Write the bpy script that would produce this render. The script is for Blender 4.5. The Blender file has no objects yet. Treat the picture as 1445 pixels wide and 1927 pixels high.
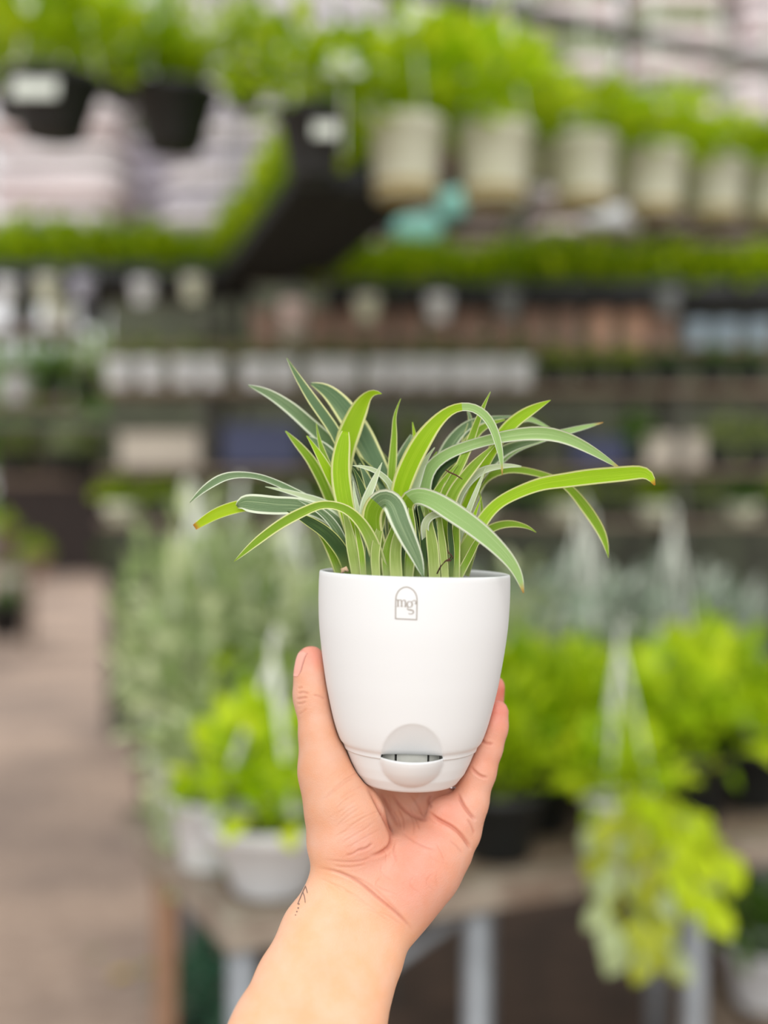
import bpy, bmesh, math, random
import numpy as np
from mathutils import Vector, Matrix
from mathutils.bvhtree import BVHTree

random.seed(7)
scene = bpy.context.scene
COL = scene.collection
PI = math.pi

# ------------------------------------------------------------------ camera
CAM_H = 1.45          # phone held at chest height, level
FPX = 2200.0          # focal length in pixels of the 1445 x 1927 frame
IW, IH = 1445.0, 1927.0
D0 = 0.611            # distance of the held pot's axis
cam_data = bpy.data.cameras.new('camera')
cam = bpy.data.objects.new('camera', cam_data)
COL.objects.link(cam)
cam.location = (0, 0, CAM_H)
cam.rotation_euler = (math.radians(90), 0, 0)
cam_data.sensor_fit = 'VERTICAL'
cam_data.sensor_height = 36.0
cam_data.lens = 36.0 * FPX / IH
cam_data.clip_start = 0.02
cam_data.dof.use_dof = True
cam_data.dof.focus_distance = 0.595
cam_data.dof.aperture_fstop = cam_data.lens / 18.0     # aperture 18 mm wide
cam_data.dof.aperture_blades = 0
scene.camera = cam

# ------------------------------------------------------------------ light: bright overcast day
world = bpy.data.worlds.new('overcast_sky')
scene.world = world
world.use_nodes = True
wn = world.node_tree
bg = wn.nodes['Background']
bg.inputs['Color'].default_value = (0.985, 0.99, 1.0, 1)
bg.inputs['Strength'].default_value = 1.0
sun_d = bpy.data.lights.new('sun', 'SUN')
sun_d.energy = 2.1
sun_d.angle = math.radians(50)
sun_d.color = (1.0, 0.985, 0.96)
sun = bpy.data.objects.new('sun', sun_d)
COL.objects.link(sun)
sun.rotation_euler = (math.radians(60), math.radians(-8), 0)   # from above, behind the photographer
scene.view_settings.view_transform = 'Standard'
scene.view_settings.look = 'None'
scene.view_settings.gamma = 1.0
scene.view_settings.use_curve_mapping = False
scene.view_settings.exposure = 0.0


# ------------------------------------------------------------------ helpers
def at(px, py, d):
    """Point whose picture is (px, py), d metres in front of the camera plane."""
    return Vector(((px - IW / 2) / FPX * d, d, CAM_H - (py - IH / 2) / FPX * d))


def lin(r, g, b):
    f = lambda c: ((c / 255 + 0.055) / 1.055) ** 2.4 if c > 10 else c / 255 / 12.92
    return (f(r), f(g), f(b), 1.0)


MATS = {}


def new_mat(name):
    m = bpy.data.materials.new(name)
    m.use_nodes = True
    MATS[name] = m
    nt = m.node_tree
    return m, nt, nt.nodes['Principled BSDF']


def mat(name, rgb, rough=0.6, noise=0.0, scale=30.0, metal=0.0, bump=0.0, rgb2=None, spec=0.5):
    if name in MATS:
        return MATS[name]
    m, nt, p = new_mat(name)
    p.inputs['Roughness'].default_value = rough
    p.inputs['Metallic'].default_value = metal
    p.inputs['Specular IOR Level'].default_value = spec
    c = lin(*rgb)
    if noise > 0 or bump > 0:
        tc = nt.nodes.new('ShaderNodeTexCoord')
        nz = nt.nodes.new('ShaderNodeTexNoise')
        nz.inputs['Scale'].default_value = scale
        nz.inputs['Detail'].default_value = 4
        nt.links.new(tc.outputs['Object'], nz.inputs['Vector'])
        ramp = nt.nodes.new('ShaderNodeMix')
        ramp.data_type = 'RGBA'
        c2 = lin(*rgb2) if rgb2 else tuple(x * (1 - noise) for x in c[:3]) + (1,)
        ramp.inputs[6].default_value = c
        ramp.inputs[7].default_value = c2
        rr = nt.nodes.new('ShaderNodeMapRange')
        rr.inputs[1].default_value = 0.35
        rr.inputs[2].default_value = 0.65
        nt.links.new(nz.outputs['Fac'], rr.inputs[0])
        nt.links.new(rr.outputs[0], ramp.inputs[0])
        nt.links.new(ramp.outputs[2], p.inputs['Base Color'])
        if bump > 0:
            bp = nt.nodes.new('ShaderNodeBump')
            bp.inputs['Strength'].default_value = bump
            bp.inputs['Distance'].default_value = 0.01
            nt.links.new(nz.outputs['Fac'], bp.inputs['Height'])
            nt.links.new(bp.outputs[0], p.inputs['Normal'])
    else:
        p.inputs['Base Color'].default_value = c
    return m


def leaf_mat(name, a, b, transl=0.35, rough=0.5):
    """Foliage: every leaf has its own tone between a and b (attribute 'tint'), and lets light through."""
    if name in MATS:
        return MATS[name]
    m, nt, p = new_mat(name)
    at_ = nt.nodes.new('ShaderNodeAttribute')
    at_.attribute_name = 'tint'
    mx = nt.nodes.new('ShaderNodeMix')
    mx.data_type = 'RGBA'
    mx.inputs[6].default_value = lin(*a)
    mx.inputs[7].default_value = lin(*b)
    nt.links.new(at_.outputs['Fac'], mx.inputs[0])
    nt.links.new(mx.outputs[2], p.inputs['Base Color'])
    p.inputs['Roughness'].default_value = rough
    p.inputs['Specular IOR Level'].default_value = 0.3
    tr = nt.nodes.new('ShaderNodeBsdfTranslucent')
    nt.links.new(mx.outputs[2], tr.inputs['Color'])
    ms = nt.nodes.new('ShaderNodeMixShader')
    ms.inputs[0].default_value = transl
    nt.links.new(p.outputs[0], ms.inputs[1])
    nt.links.new(tr.outputs[0], ms.inputs[2])
    nt.links.new(ms.outputs[0], nt.nodes['Material Output'].inputs['Surface'])
    return m


def link(o, parent=None):
    COL.objects.link(o)
    if parent is not None:
        o.parent = parent
    return o


def mesh_obj(name, verts, faces, m, parent=None, smooth=False, mat_idx=None, mats=None):
    me = bpy.data.meshes.new(name)
    me.from_pydata([tuple(v) for v in verts], [], [tuple(f) for f in faces])
    for mm in (mats or [m]):
        me.materials.append(mm)
    if mat_idx is not None:
        me.polygons.foreach_set('material_index', mat_idx)
    if smooth:
        me.polygons.foreach_set('use_smooth', [True] * len(me.polygons))
    me.update()
    return link(bpy.data.objects.new(name, me), parent)


def tag(o, label=None, cat=None, group=None, kind=None):
    if label: o['label'] = label
    if cat: o['category'] = cat
    if group: o['group'] = group
    if kind: o['kind'] = kind
    return o


def empty(name, loc, rz=0.0):
    o = bpy.data.objects.new(name, None)
    o.empty_display_size = 0.05
    link(o)
    o.location = loc
    o.rotation_euler = (0, 0, rz)
    return o


class MB:
    """Collects shapes for ONE mesh object."""
    def __init__(self):
        self.v, self.f, self.t = [], [], []

    def add(self, vs, fs, tint=None):
        n = len(self.v)
        self.v += [tuple(x) for x in vs]
        self.f += [tuple(i + n for i in q) for q in fs]
        self.t += [0.5 if tint is None else tint] * len(vs)
        return self

    def box(self, c, s, rz=0.0, taper=1.0, rx=0.0):
        M = Matrix.Translation(Vector(c)) @ Matrix.Rotation(rz, 4, 'Z') @ Matrix.Rotation(rx, 4, 'X')
        vs = []
        for z in (-.5, .5):
            k = taper if z > 0 else 1
            for x, y in ((-.5, -.5), (.5, -.5), (.5, .5), (-.5, .5)):
                vs.append(M @ Vector((x * s[0] * k, y * s[1] * k, z * s[2])))
        return self.add(vs, [(3, 2, 1, 0), (4, 5, 6, 7), (0, 1, 5, 4), (1, 2, 6, 5), (2, 3, 7, 6), (3, 0, 4, 7)])

    def tube(self, pts, r, n=8, cap=True):
        pts = [Vector(p) for p in pts]
        rs = r if isinstance(r, (list, tuple)) else [r] * len(pts)
        vs, fs = [], []
        up = Vector((0.31, 0.17, 0.93)).normalized()
        for i, p in enumerate(pts):
            t = (pts[min(i + 1, len(pts) - 1)] - pts[max(i - 1, 0)]).normalized()
            u = up if abs(t.dot(up)) < 0.95 else Vector((1, 0, 0))
            a = t.cross(u).normalized()
            b = t.cross(a)
            for k in range(n):
                an = 2 * PI * k / n
                vs.append(p + (a * math.cos(an) + b * math.sin(an)) * rs[i])
        for i in range(len(pts) - 1):
            for k in range(n):
                fs.append((i * n + k, i * n + (k + 1) % n, (i + 1) * n + (k + 1) % n, (i + 1) * n + k))
        if cap:
            fs.append(tuple(range(n - 1, -1, -1)))
            fs.append(tuple((len(pts) - 1) * n + k for k in range(n)))
        return self.add(vs, fs)

    def lathe(self, prof, n=32, c=(0, 0, 0)):
        c = Vector(c)
        vs, fs = [], []
        for r, z in prof:
            for k in range(n):
                a = 2 * PI * k / n
                vs.append(c + Vector((r * math.cos(a), r * math.sin(a), z)))
        for i in range(len(prof) - 1):
            for k in range(n):
                fs.append((i * n + k, i * n + (k + 1) % n, (i + 1) * n + (k + 1) % n, (i + 1) * n + k))
        return self.add(vs, fs)

    def build(self, name, m, parent=None, smooth=False, tint=False):
        o = mesh_obj(name, self.v, self.f, m, parent, smooth)
        if tint:
            a = o.data.attributes.new('tint', 'FLOAT', 'POINT')
            a.data.foreach_set('value', self.t)
        return o


def catmull(pts, n):
    """Smooth curve through rows of numbers, n samples per span."""
    P = np.array(pts, float)
    P = np.vstack([2 * P[0] - P[1], P, 2 * P[-1] - P[-2]])
    out = []
    for i in range(1, len(P) - 2):
        for k in range(n):
            t = k / n
            a, b, c, d = P[i - 1], P[i], P[i + 1], P[i + 2]
            out.append(0.5 * (2 * b + (c - a) * t + (2 * a - 5 * b + 4 * c - d) * t ** 2 + (3 * b - a - 3 * c + d) * t ** 3))
    out.append(P[-2])
    return np.array(out)


# ================================================================== the setting: nursery ground and back screen
m, nt, p = new_mat('worn_concrete')
tc = nt.nodes.new('ShaderNodeTexCoord')
n1 = nt.nodes.new('ShaderNodeTexNoise'); n1.inputs['Scale'].default_value = 0.9; n1.inputs['Detail'].default_value = 6
n2 = nt.nodes.new('ShaderNodeTexNoise'); n2.inputs['Scale'].default_value = 14; n2.inputs['Detail'].default_value = 8
for n in (n1, n2): nt.links.new(tc.outputs['Object'], n.inputs['Vector'])
r1 = nt.nodes.new('ShaderNodeValToRGB')
r1.color_ramp.elements[0].position, r1.color_ramp.elements[0].color = .36, lin(150, 132, 120)
r1.color_ramp.elements[1].position, r1.color_ramp.elements[1].color = .62, lin(200, 174, 154)
nt.links.new(n1.outputs['Fac'], r1.inputs[0])
mx = nt.nodes.new('ShaderNodeMix'); mx.data_type = 'RGBA'; mx.blend_type = 'MULTIPLY'; mx.inputs[0].default_value = .5
r2 = nt.nodes.new('ShaderNodeValToRGB')
r2.color_ramp.elements[0].color = (.55, .5, .47, 1); r2.color_ramp.elements[0].position = .35
r2.color_ramp.elements[1].color = (1, 1, 1, 1); r2.color_ramp.elements[1].position = .6
nt.links.new(n2.outputs['Fac'], r2.inputs[0])
nt.links.new(r1.outputs[0], mx.inputs[6]); nt.links.new(r2.outputs[0], mx.inputs[7])
nt.links.new(mx.outputs[2], p.inputs['Base Color'])
p.inputs['Roughness'].default_value = .9
bp = nt.nodes.new('ShaderNodeBump'); bp.inputs['Strength'].default_value = .4; bp.inputs['Distance'].default_value = .02
nt.links.new(n2.outputs['Fac'], bp.inputs['Height']); nt.links.new(bp.outputs[0], p.inputs['Normal'])
floor = MB().box((0, 14, -.05), (44, 40, .1)).build('floor', m)
tag(floor, 'worn pinkish concrete ground of the plant nursery', kind='structure')
# dark shade-net screen behind the racks, on a batten frame
m_net = mat('shade_net', (84, 88, 70), .95, .4, 9, rgb2=(58, 60, 48))
wall = MB().box((2.3, 7.6, 2.1), (8.2, .03, 4.2)).build('wall_back', m_net)
tag(wall, 'dark green shade net screen behind the plant racks', kind='structure')
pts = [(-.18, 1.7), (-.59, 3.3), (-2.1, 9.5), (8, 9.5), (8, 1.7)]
shade_sheet = MB().add([(x, y, z) for z in (.0, .012) for x, y in pts], [(4, 3, 2, 1, 0), (5, 6, 7, 8, 9)] + [(k, (k + 1) % 5, 5 + (k + 1) % 5, 5 + k) for k in range(5)]).build('floor_bench_shade', mat('bench_shade_brown', (92, 72, 58), .95, .4, 5, bump=.4, rgb2=(66, 52, 42)))  # dark brown sheet that paints the benches' shade onto the ground
tag(shade_sheet, 'dark brown sheet under the benches, painted for their shade', kind='structure')


# ================================================================== the held pot
POT_X = (770.5 - IW / 2) / FPX * D0
POT_Z = CAM_H - (1472 - IH / 2) / FPX * D0
POT_TILT = math.radians(1.4)
plant = empty('potted_plant', (POT_X, D0, POT_Z))
plant.rotation_euler = (0, POT_TILT, 0)
tag(plant, 'variegated green and cream strappy plant in white plastic pot held up by the hand', 'potted plant')
POT_M = Matrix.Translation((POT_X, D0, POT_Z)) @ Matrix.Rotation(POT_TILT, 4, 'Y')
POT_I = POT_M.inverted()

m_pot, nt, p = new_mat('white_plastic')
p.inputs['Base Color'].default_value = (0.755, 0.765, 0.765, 1)
p.inputs['Roughness'].default_value = 0.42
p.inputs['Specular IOR Level'].default_value = 0.35
p.inputs['Subsurface Weight'].default_value = 0.08
p.inputs['Subsurface Radius'].default_value = (0.006, 0.006, 0.005)
tc = nt.nodes.new('ShaderNodeTexCoord')
nz = nt.nodes.new('ShaderNodeTexNoise')
nz.inputs['Scale'].default_value = 900
bp = nt.nodes.new('ShaderNodeBump')
bp.inputs['Strength'].default_value = 0.04
bp.inputs['Distance'].default_value = 0.001
nt.links.new(tc.outputs['Object'], nz.inputs['Vector'])
nt.links.new(nz.outputs['Fac'], bp.inputs['Height'])
nt.links.new(bp.outputs[0], p.inputs['Normal'])

PROF = [(0.0182, .0344), (.0205, .0352), (.0236, .0374), (.033, .0406), (.0483, .0442), (.060, .0463), (.0700, .0478), (.082, .0492), (.0936, .0498), (.103, .0499), (.1090, .0497)]


def pot_r(z):
    return float(np.interp(z, [a for a, b in PROF], [b for a, b in PROF]))


PROF_S = catmull(PROF, 6)
PROF_S = PROF_S[np.argsort(PROF_S[:, 0])]
RIM_Z = 0.1097
# body: outer wall (with a flat oblique cut at the low front), rounded rim, inner wall
N = 320
outer = [(float(np.interp(z, PROF_S[:, 0], PROF_S[:, 1])), z) for z in list(np.linspace(.0182, .039, 40)) + list(np.linspace(.0400, .1090, 40))]
rings = [(outer[0][0] - .0014, outer[0][1] + .0002)] + outer
rings += [(outer[-1][0] - .0003, RIM_Z), (outer[-1][0] - .0012, RIM_Z + .0003), (outer[-1][0] - .0018, RIM_Z - .0004)]
rings += [(r - .0022, z) for r, z in outer[::-1] if z > .06]
ARCH_T, ARCH_B = 0.0365, 0.0192
mb = MB()
vs, fs = [], []
for i, (r, z0) in enumerate(rings):
    for k in range(N):
        z = z0
        a = 2 * PI * k / N
        x, y = r * math.cos(a), r * math.sin(a)
        if z < .0385 and y < 0:
            # arched hollow pressed into the wall above the spout
            f = (z - .0195) / .0186
            q = 1 - (x / .0154) ** 2 - max(0, f) ** 2
            if q > 0:
                y += .0058 * q ** .75 * (1 - .5 * max(0, f))
                z = max(z, .0206)
        vs.append((x, y, z))
for i in range(len(rings) - 1):
    for k in range(N):
        fs.append((i * N + k, i * N + (k + 1) % N, (i + 1) * N + (k + 1) % N, (i + 1) * N + k))
pot_body = mesh_obj('pot_body', vs, fs, m_pot, plant, True)
# saucer: tapering base ring with a half bowl spout on the front
SAU = [(.0, .0225), (.0003, .0236), (.0012, .0249), (.006, .0286), (.0115, .0312), (.0167, .0332), (.0186, .0337), (.0190, .0335)]
_z = np.concatenate([np.linspace(0, .0012, 5), np.linspace(.0018, .0186, 24), [.0190]])
SAU_S = np.stack([_z, np.interp(_z, [a for a, b in SAU], [b for a, b in SAU])], 1)
ring2 = [(0.0001, .0006), (.020, .0005)] + [(r, z) for z, r in SAU_S]
ring2 += [(.0325, .0191), (.0318, .0186), (.0300, .0120), (.0272, .0055), (.0240, .0030), (.0001, .0030)]
N2 = 180
vs, fs = [], []
for i, (r, z) in enumerate(ring2):
    for k in range(N2):
        a = 2 * PI * k / N2
        x, y = r * math.cos(a), r * math.sin(a)
        if y < 0 and abs(x) < .0166 and i > 1 and r > .0215:
            u = x / .0158
            w = (z - .0188) / .0152
            q = 1 - u * u - w * w
            if q > 0:
                y -= .0085 * q ** .72
        vs.append((x, y, z))
for i in range(len(ring2) - 1):
    for k in range(N2):
        fs.append((i * N2 + k, i * N2 + (k + 1) % N2, (i + 1) * N2 + (k + 1) % N2, (i + 1) * N2 + k))
saucer = mesh_obj('saucer', vs, fs, m_pot, plant, True)
# inner cup seen through the watering slot: grey staves with dark gaps
m_grey = mat('grey_plastic', (190, 190, 182), 0.5, 0.08, 200)
m_black = mat('black_void', (14, 14, 15), 0.8, 0.2, 100)
mb = MB().lathe([(.0262, .0060), (.0262, .0225)], 48)
mb.build('inner_cup_lining', m_black, plant, True)
edges = [-150, -121, -108.5, -98, -95.6 + 13.0, -74.0, -61, -30]
edges = [-124.5, -108.0, -73.5, -59.5]
st = [(-160, edges[0]), (edges[0] + 2.6, edges[1]), (edges[1] + 2.6, edges[2]), (edges[2] + 2.6, edges[3]), (edges[3] + 2.6, -20)]
for a0, a1 in st:
    mb = MB()
    n = 8
    vs, fs = [], []
    for j in range(n + 1):
        a = math.radians(a0 + (a1 - a0) * j / n)
        for r in (.0264, .0278):
            for z in (.0085, .0225):
                vs.append((r * math.cos(a), r * math.sin(a), z))
    for j in range(n):
        b = j * 4
        fs += [(b + 2, b + 6, b + 7, b + 3), (b + 1, b + 5, b + 4, b), (b + 1, b + 3, b + 7, b + 5)]
    fs += [(0, 2, 3, 1), (n * 4 + 1, n * 4 + 3, n * 4 + 2, n * 4)]
    mesh_obj('inner_cup_stave', vs, fs, m_grey, plant)

# potting soil
rng = np.random.RandomState(3)
m_soil = mat('potting_soil', (44, 34, 27), 0.95, 0.6, 500, bump=0.6, rgb2=(20, 15, 12))
SOIL_Z = .1015
vs, fs = [(0, 0, SOIL_Z)], []
n, nr = 48, 12
for i in range(1, nr + 1):
    for k in range(n):
        a = 2 * PI * k / n
        r = .0474 * i / nr
        h = SOIL_Z + (rng.rand() - .5) * .0035 * (i < nr) - .002 * (i / nr) ** 2
        vs.append((r * math.cos(a), r * math.sin(a), h))
fs += [(0, 1 + k, 1 + (k + 1) % n) for k in range(n)]
for i in range(nr - 1):
    for k in range(n):
        fs.append((1 + i * n + k, 1 + (i + 1) * n + k, 1 + (i + 1) * n + (k + 1) % n, 1 + i * n + (k + 1) % n))
soil = mesh_obj('soil', vs, fs, m_soil, plant)
soil['kind'] = 'stuff'

bpy.context.view_layer.update()


def bvh_of(o):
    M = o.matrix_world
    me = o.data
    return BVHTree.FromPolygons([M @ v.co for v in me.vertices], [tuple(p.vertices) for p in me.polygons])


CAMV = Vector((0, 0, CAM_H))


def hit(bvh, px, py):
    d = (at(px, py, 1.0) - CAMV).normalized()
    return bvh.ray_cast(CAMV, d)


def decal(name, strokes, bvh, m, parent, inv, lift=.00012):
    """Printed line work: each stroke a row of (px, py, width px) laid on the surface as a thin raised print."""
    mb = MB()
    for st in strokes:
        S = catmull(st, 6) if len(st) > 2 else np.linspace(st[0], st[1], 9)
        vs, fs = [], []
        for i, (x, y, w) in enumerate(S):
            a, b = S[max(i - 1, 0)], S[min(i + 1, len(S) - 1)]
            t = np.array([b[0] - a[0], b[1] - a[1]])
            t /= max(np.hypot(*t), 1e-6)
            nx, ny = -t[1], t[0]
            ok = True
            row = []
            for s in (-.5, .5):
                loc, nor, _, _ = hit(bvh, x + nx * w * s, y + ny * w * s)
                if loc is None:
                    ok = False
                    break
                row.append(inv @ (loc + nor * lift))
            if ok:
                vs += row
        for i in range(len(vs) // 2 - 1):
            fs.append((2 * i, 2 * i + 1, 2 * i + 3, 2 * i + 2))
        mb.add(vs, fs)
    return mb.build(name, m, parent)


pot_bvh = bvh_of(pot_body)
m_ink = mat('taupe_ink', (150, 140, 128), 0.6)
W = 1.9
arch = [[(744.3, 1164.3, W), (744.4, 1145, W), (744.8, 1128, W), (746.3, 1119, W), (751, 1111, W), (757.5, 1106.3, W), (764.5, 1104.8, W), (771.5, 1106.6, W), (778.5, 1111.8, W), (783, 1119.5, W),
         (784.6, 1128, W), (784.4, 1146, W), (784, 1166.3, W)],
        [(743.4, 1164.3, W), (784.9, 1166.2, W)]]
decal('arch_logo_outline', arch, pot_bvh, m_ink, pot_body, POT_I)
mg = [
    # m: serif, three stems, two arches
    [(746, 1129.6, 1.0), (748.6, 1128.4, 1.4)], [(748.8, 1128, 2.2), (748.9, 1140.8, 2.2)], [(746.3, 1141.2, 1.0), (751.6, 1141.2, 1.0)],
    [(749, 1132.2, .9), (751.5, 1129.3, 1.1), (754, 1129, 1.6), (755.6, 1131.5, 2.1), (755.8, 1136, 2.2), (755.8, 1141, 2.2)], [(753.6, 1141.3, 1.0), (758.2, 1141.3, 1.0)],
    [(756, 1132.6, .9), (758.5, 1129.8, 1.1), (761, 1129.4, 1.6), (762.7, 1132, 2.1), (762.9, 1136.3, 2.2), (762.9, 1141.4, 2.2)], [(760.6, 1141.7, 1.0), (765.4, 1141.7, 1.0)],
    # g: upper bowl, ear, link, open lower tail
    [(771, 1131.6, 1.1), (767.4, 1133.2, 1.8), (766, 1137.2, 2.4), (767.3, 1141.3, 1.8), (770.6, 1143, 1.1), (774, 1141.6, 1.8), (775.6, 1137.6, 2.4), (774.3, 1133.4, 1.8), (771, 1131.6, 1.1)],
    [(774.6, 1134, 1.0), (777, 1130.8, 1.2), (779.8, 1129.9, 1.3), (782.2, 1131.6, 1.5), (782.6, 1134.6, 1.8), (781.3, 1137, 2.4)],
    [(768.2, 1142.6, 1.0), (766.5, 1145.2, 1.4), (768.5, 1147.4, 2.0), (773, 1147.9, 2.4), (777, 1149.4, 2.2), (778, 1152.4, 2.0), (775.6, 1154.9, 1.6), (771.8, 1155.5, 1.3), (768.8, 1154.2, 1.6)],
]
decal('mg_letters', mg, pot_bvh, m_ink, pot_body, POT_I)


# ------------------------------------------------------------------ the plant's leaves
def strap_mat(name, body, vein, margin, base, mwidth=.15, transl=.3, tip=None, tipv=.95, veins=16, vs=0.35):
    m, nt, p = new_mat(name)
    L, Nn = nt.links, nt.nodes
    uv = Nn.new('ShaderNodeUVMap')
    sp = Nn.new('ShaderNodeSeparateXYZ')
    L.new(uv.outputs[0], sp.inputs[0])

    def math_(op, a, b=None, c=None):
        n = Nn.new('ShaderNodeMath')
        n.operation = op
        for i, v in enumerate((a, b, c)):
            if v is None: continue
            if isinstance(v, (int, float)): n.inputs[i].default_value = v
            else: L.new(v, n.inputs[i])
        return n.outputs[0]

    def mixc(f, a, b):
        n = Nn.new('ShaderNodeMix')
        n.data_type = 'RGBA'
        if isinstance(f, (int, float)): n.inputs[0].default_value = f
        else: L.new(f, n.inputs[0])
        for i, v in ((6, a), (7, b)):
            if isinstance(v, tuple): n.inputs[i].default_value = v
            else: L.new(v, n.inputs[i])
        return n.outputs[2]

    def smooth(x, a, b):
        n = Nn.new('ShaderNodeMapRange')
        n.interpolation_type = 'SMOOTHSTEP'
        L.new(x, n.inputs[0])
        n.inputs[1].default_value = a
        n.inputs[2].default_value = b
        return n.outputs[0]
    u, v = sp.outputs[0], sp.outputs[1]
    # streak noise that runs along the blade
    cb = Nn.new('ShaderNodeCombineXYZ')
    L.new(math_('MULTIPLY', u, 13.0), cb.inputs[0])
    L.new(math_('MULTIPLY', v, 2.2), cb.inputs[1])
    L.new(sp.outputs[2], cb.inputs[2])
    nz = Nn.new('ShaderNodeTexNoise')
    nz.inputs['Scale'].default_value = 1.0
    nz.inputs['Detail'].default_value = 2
    tcn = Nn.new('ShaderNodeTexCoord')
    oi = Nn.new('ShaderNodeObjectInfo')
    vadd = Nn.new('ShaderNodeVectorMath')
    vadd.operation = 'ADD'
    L.new(cb.outputs[0], vadd.inputs[0])
    cr = Nn.new('ShaderNodeCombineXYZ')
    L.new(math_('MULTIPLY', oi.outputs['Random'], 37.0), cr.inputs[2])
    L.new(cr.outputs[0], vadd.inputs[1])
    L.new(vadd.outputs[0], nz.inputs['Vector'])
    wave = math_('SINE', math_('MULTIPLY', u, veins * 2 * PI))
    wv = smooth(wave, 0.2, 1.0)
    c = mixc(math_('MULTIPLY', wv, vs), lin(*body), lin(*vein))
    c = mixc(math_('MULTIPLY', smooth(nz.outputs['Fac'], .48, .68), .55), c, lin(*vein))
    edge = math_('ABSOLUTE', math_('SUBTRACT', math_('MULTIPLY', u, 2.0), 1.0))
    # uneven cream margin
    e2 = math_('ADD', edge, math_('MULTIPLY', math_('SUBTRACT', nz.outputs['Fac'], .5), .14))
    em = smooth(e2, 1 - mwidth - .05, 1 - mwidth + .04)
    c = mixc(em, c, lin(*margin))
    c = mixc(math_('MULTIPLY', smooth(v, .34, .02), .75), c, lin(*base))
    if tip:
        c = mixc(smooth(v, tipv, min(1.0, tipv + .05)), c, lin(*tip))
    L.new(c, p.inputs['Base Color'])
    p.inputs['Roughness'].default_value = 0.42
    p.inputs['Specular IOR Level'].default_value = 0.35
    bp = Nn.new('ShaderNodeBump')
    bp.inputs['Strength'].default_value = 0.25
    bp.inputs['Distance'].default_value = 0.0006
    L.new(wave, bp.inputs['Height'])
    L.new(bp.outputs[0], p.inputs['Normal'])
    tr = Nn.new('ShaderNodeBsdfTranslucent')
    L.new(c, tr.inputs['Color'])
    ms = Nn.new('ShaderNodeMixShader')
    ms.inputs[0].default_value = transl
    L.new(p.outputs[0], ms.inputs[1])
    L.new(tr.outputs[0], ms.inputs[2])
    L.new(ms.outputs[0], Nn['Material Output'].inputs['Surface'])
    return m


CREAM = (238, 240, 178)
WHITE = (232, 240, 218)
BASE = (196, 208, 140)
strap_mat('blade_blue', (92, 124, 80), (172, 192, 148), WHITE, BASE, .24, .28, vs=.65)
strap_mat('blade_blue_yellow', (82, 116, 78), (156, 180, 134), CREAM, BASE, .21, .28, vs=.6)
strap_mat('blade_pale', (154, 192, 112), (196, 220, 158), WHITE, BASE, .2, .3, vs=.5, tip=(214, 168, 92), tipv=.95)
strap_mat('blade_bright', (168, 210, 4), (200, 228, 50), CREAM, BASE, .22, .48, vs=.45)
strap_mat('blade_mid', (134, 176, 22), (184, 212, 86), CREAM, BASE, .24, .4, vs=.5)
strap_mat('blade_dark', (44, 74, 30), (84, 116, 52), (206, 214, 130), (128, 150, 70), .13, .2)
strap_mat('blade_white', (196, 212, 166), (226, 234, 206), WHITE, BASE, .3, .25)
strap_mat('blade_yellow_tip', (182, 212, 8), (204, 224, 46), CREAM, BASE, .08, .45, tip=(226, 160, 70), tipv=.965)
strap_mat('sheath', (138, 162, 66), (172, 192, 104), (210, 218, 150), (186, 200, 122), .2, .2)
KEY = dict(B='blade_blue', Y='blade_blue_yellow', P='blade_pale', L='blade_bright', M='blade_mid', D='blade_dark', W='blade_white', T='blade_yellow_tip', S='sheath')
m_leafback = MATS['blade_mid']


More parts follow.
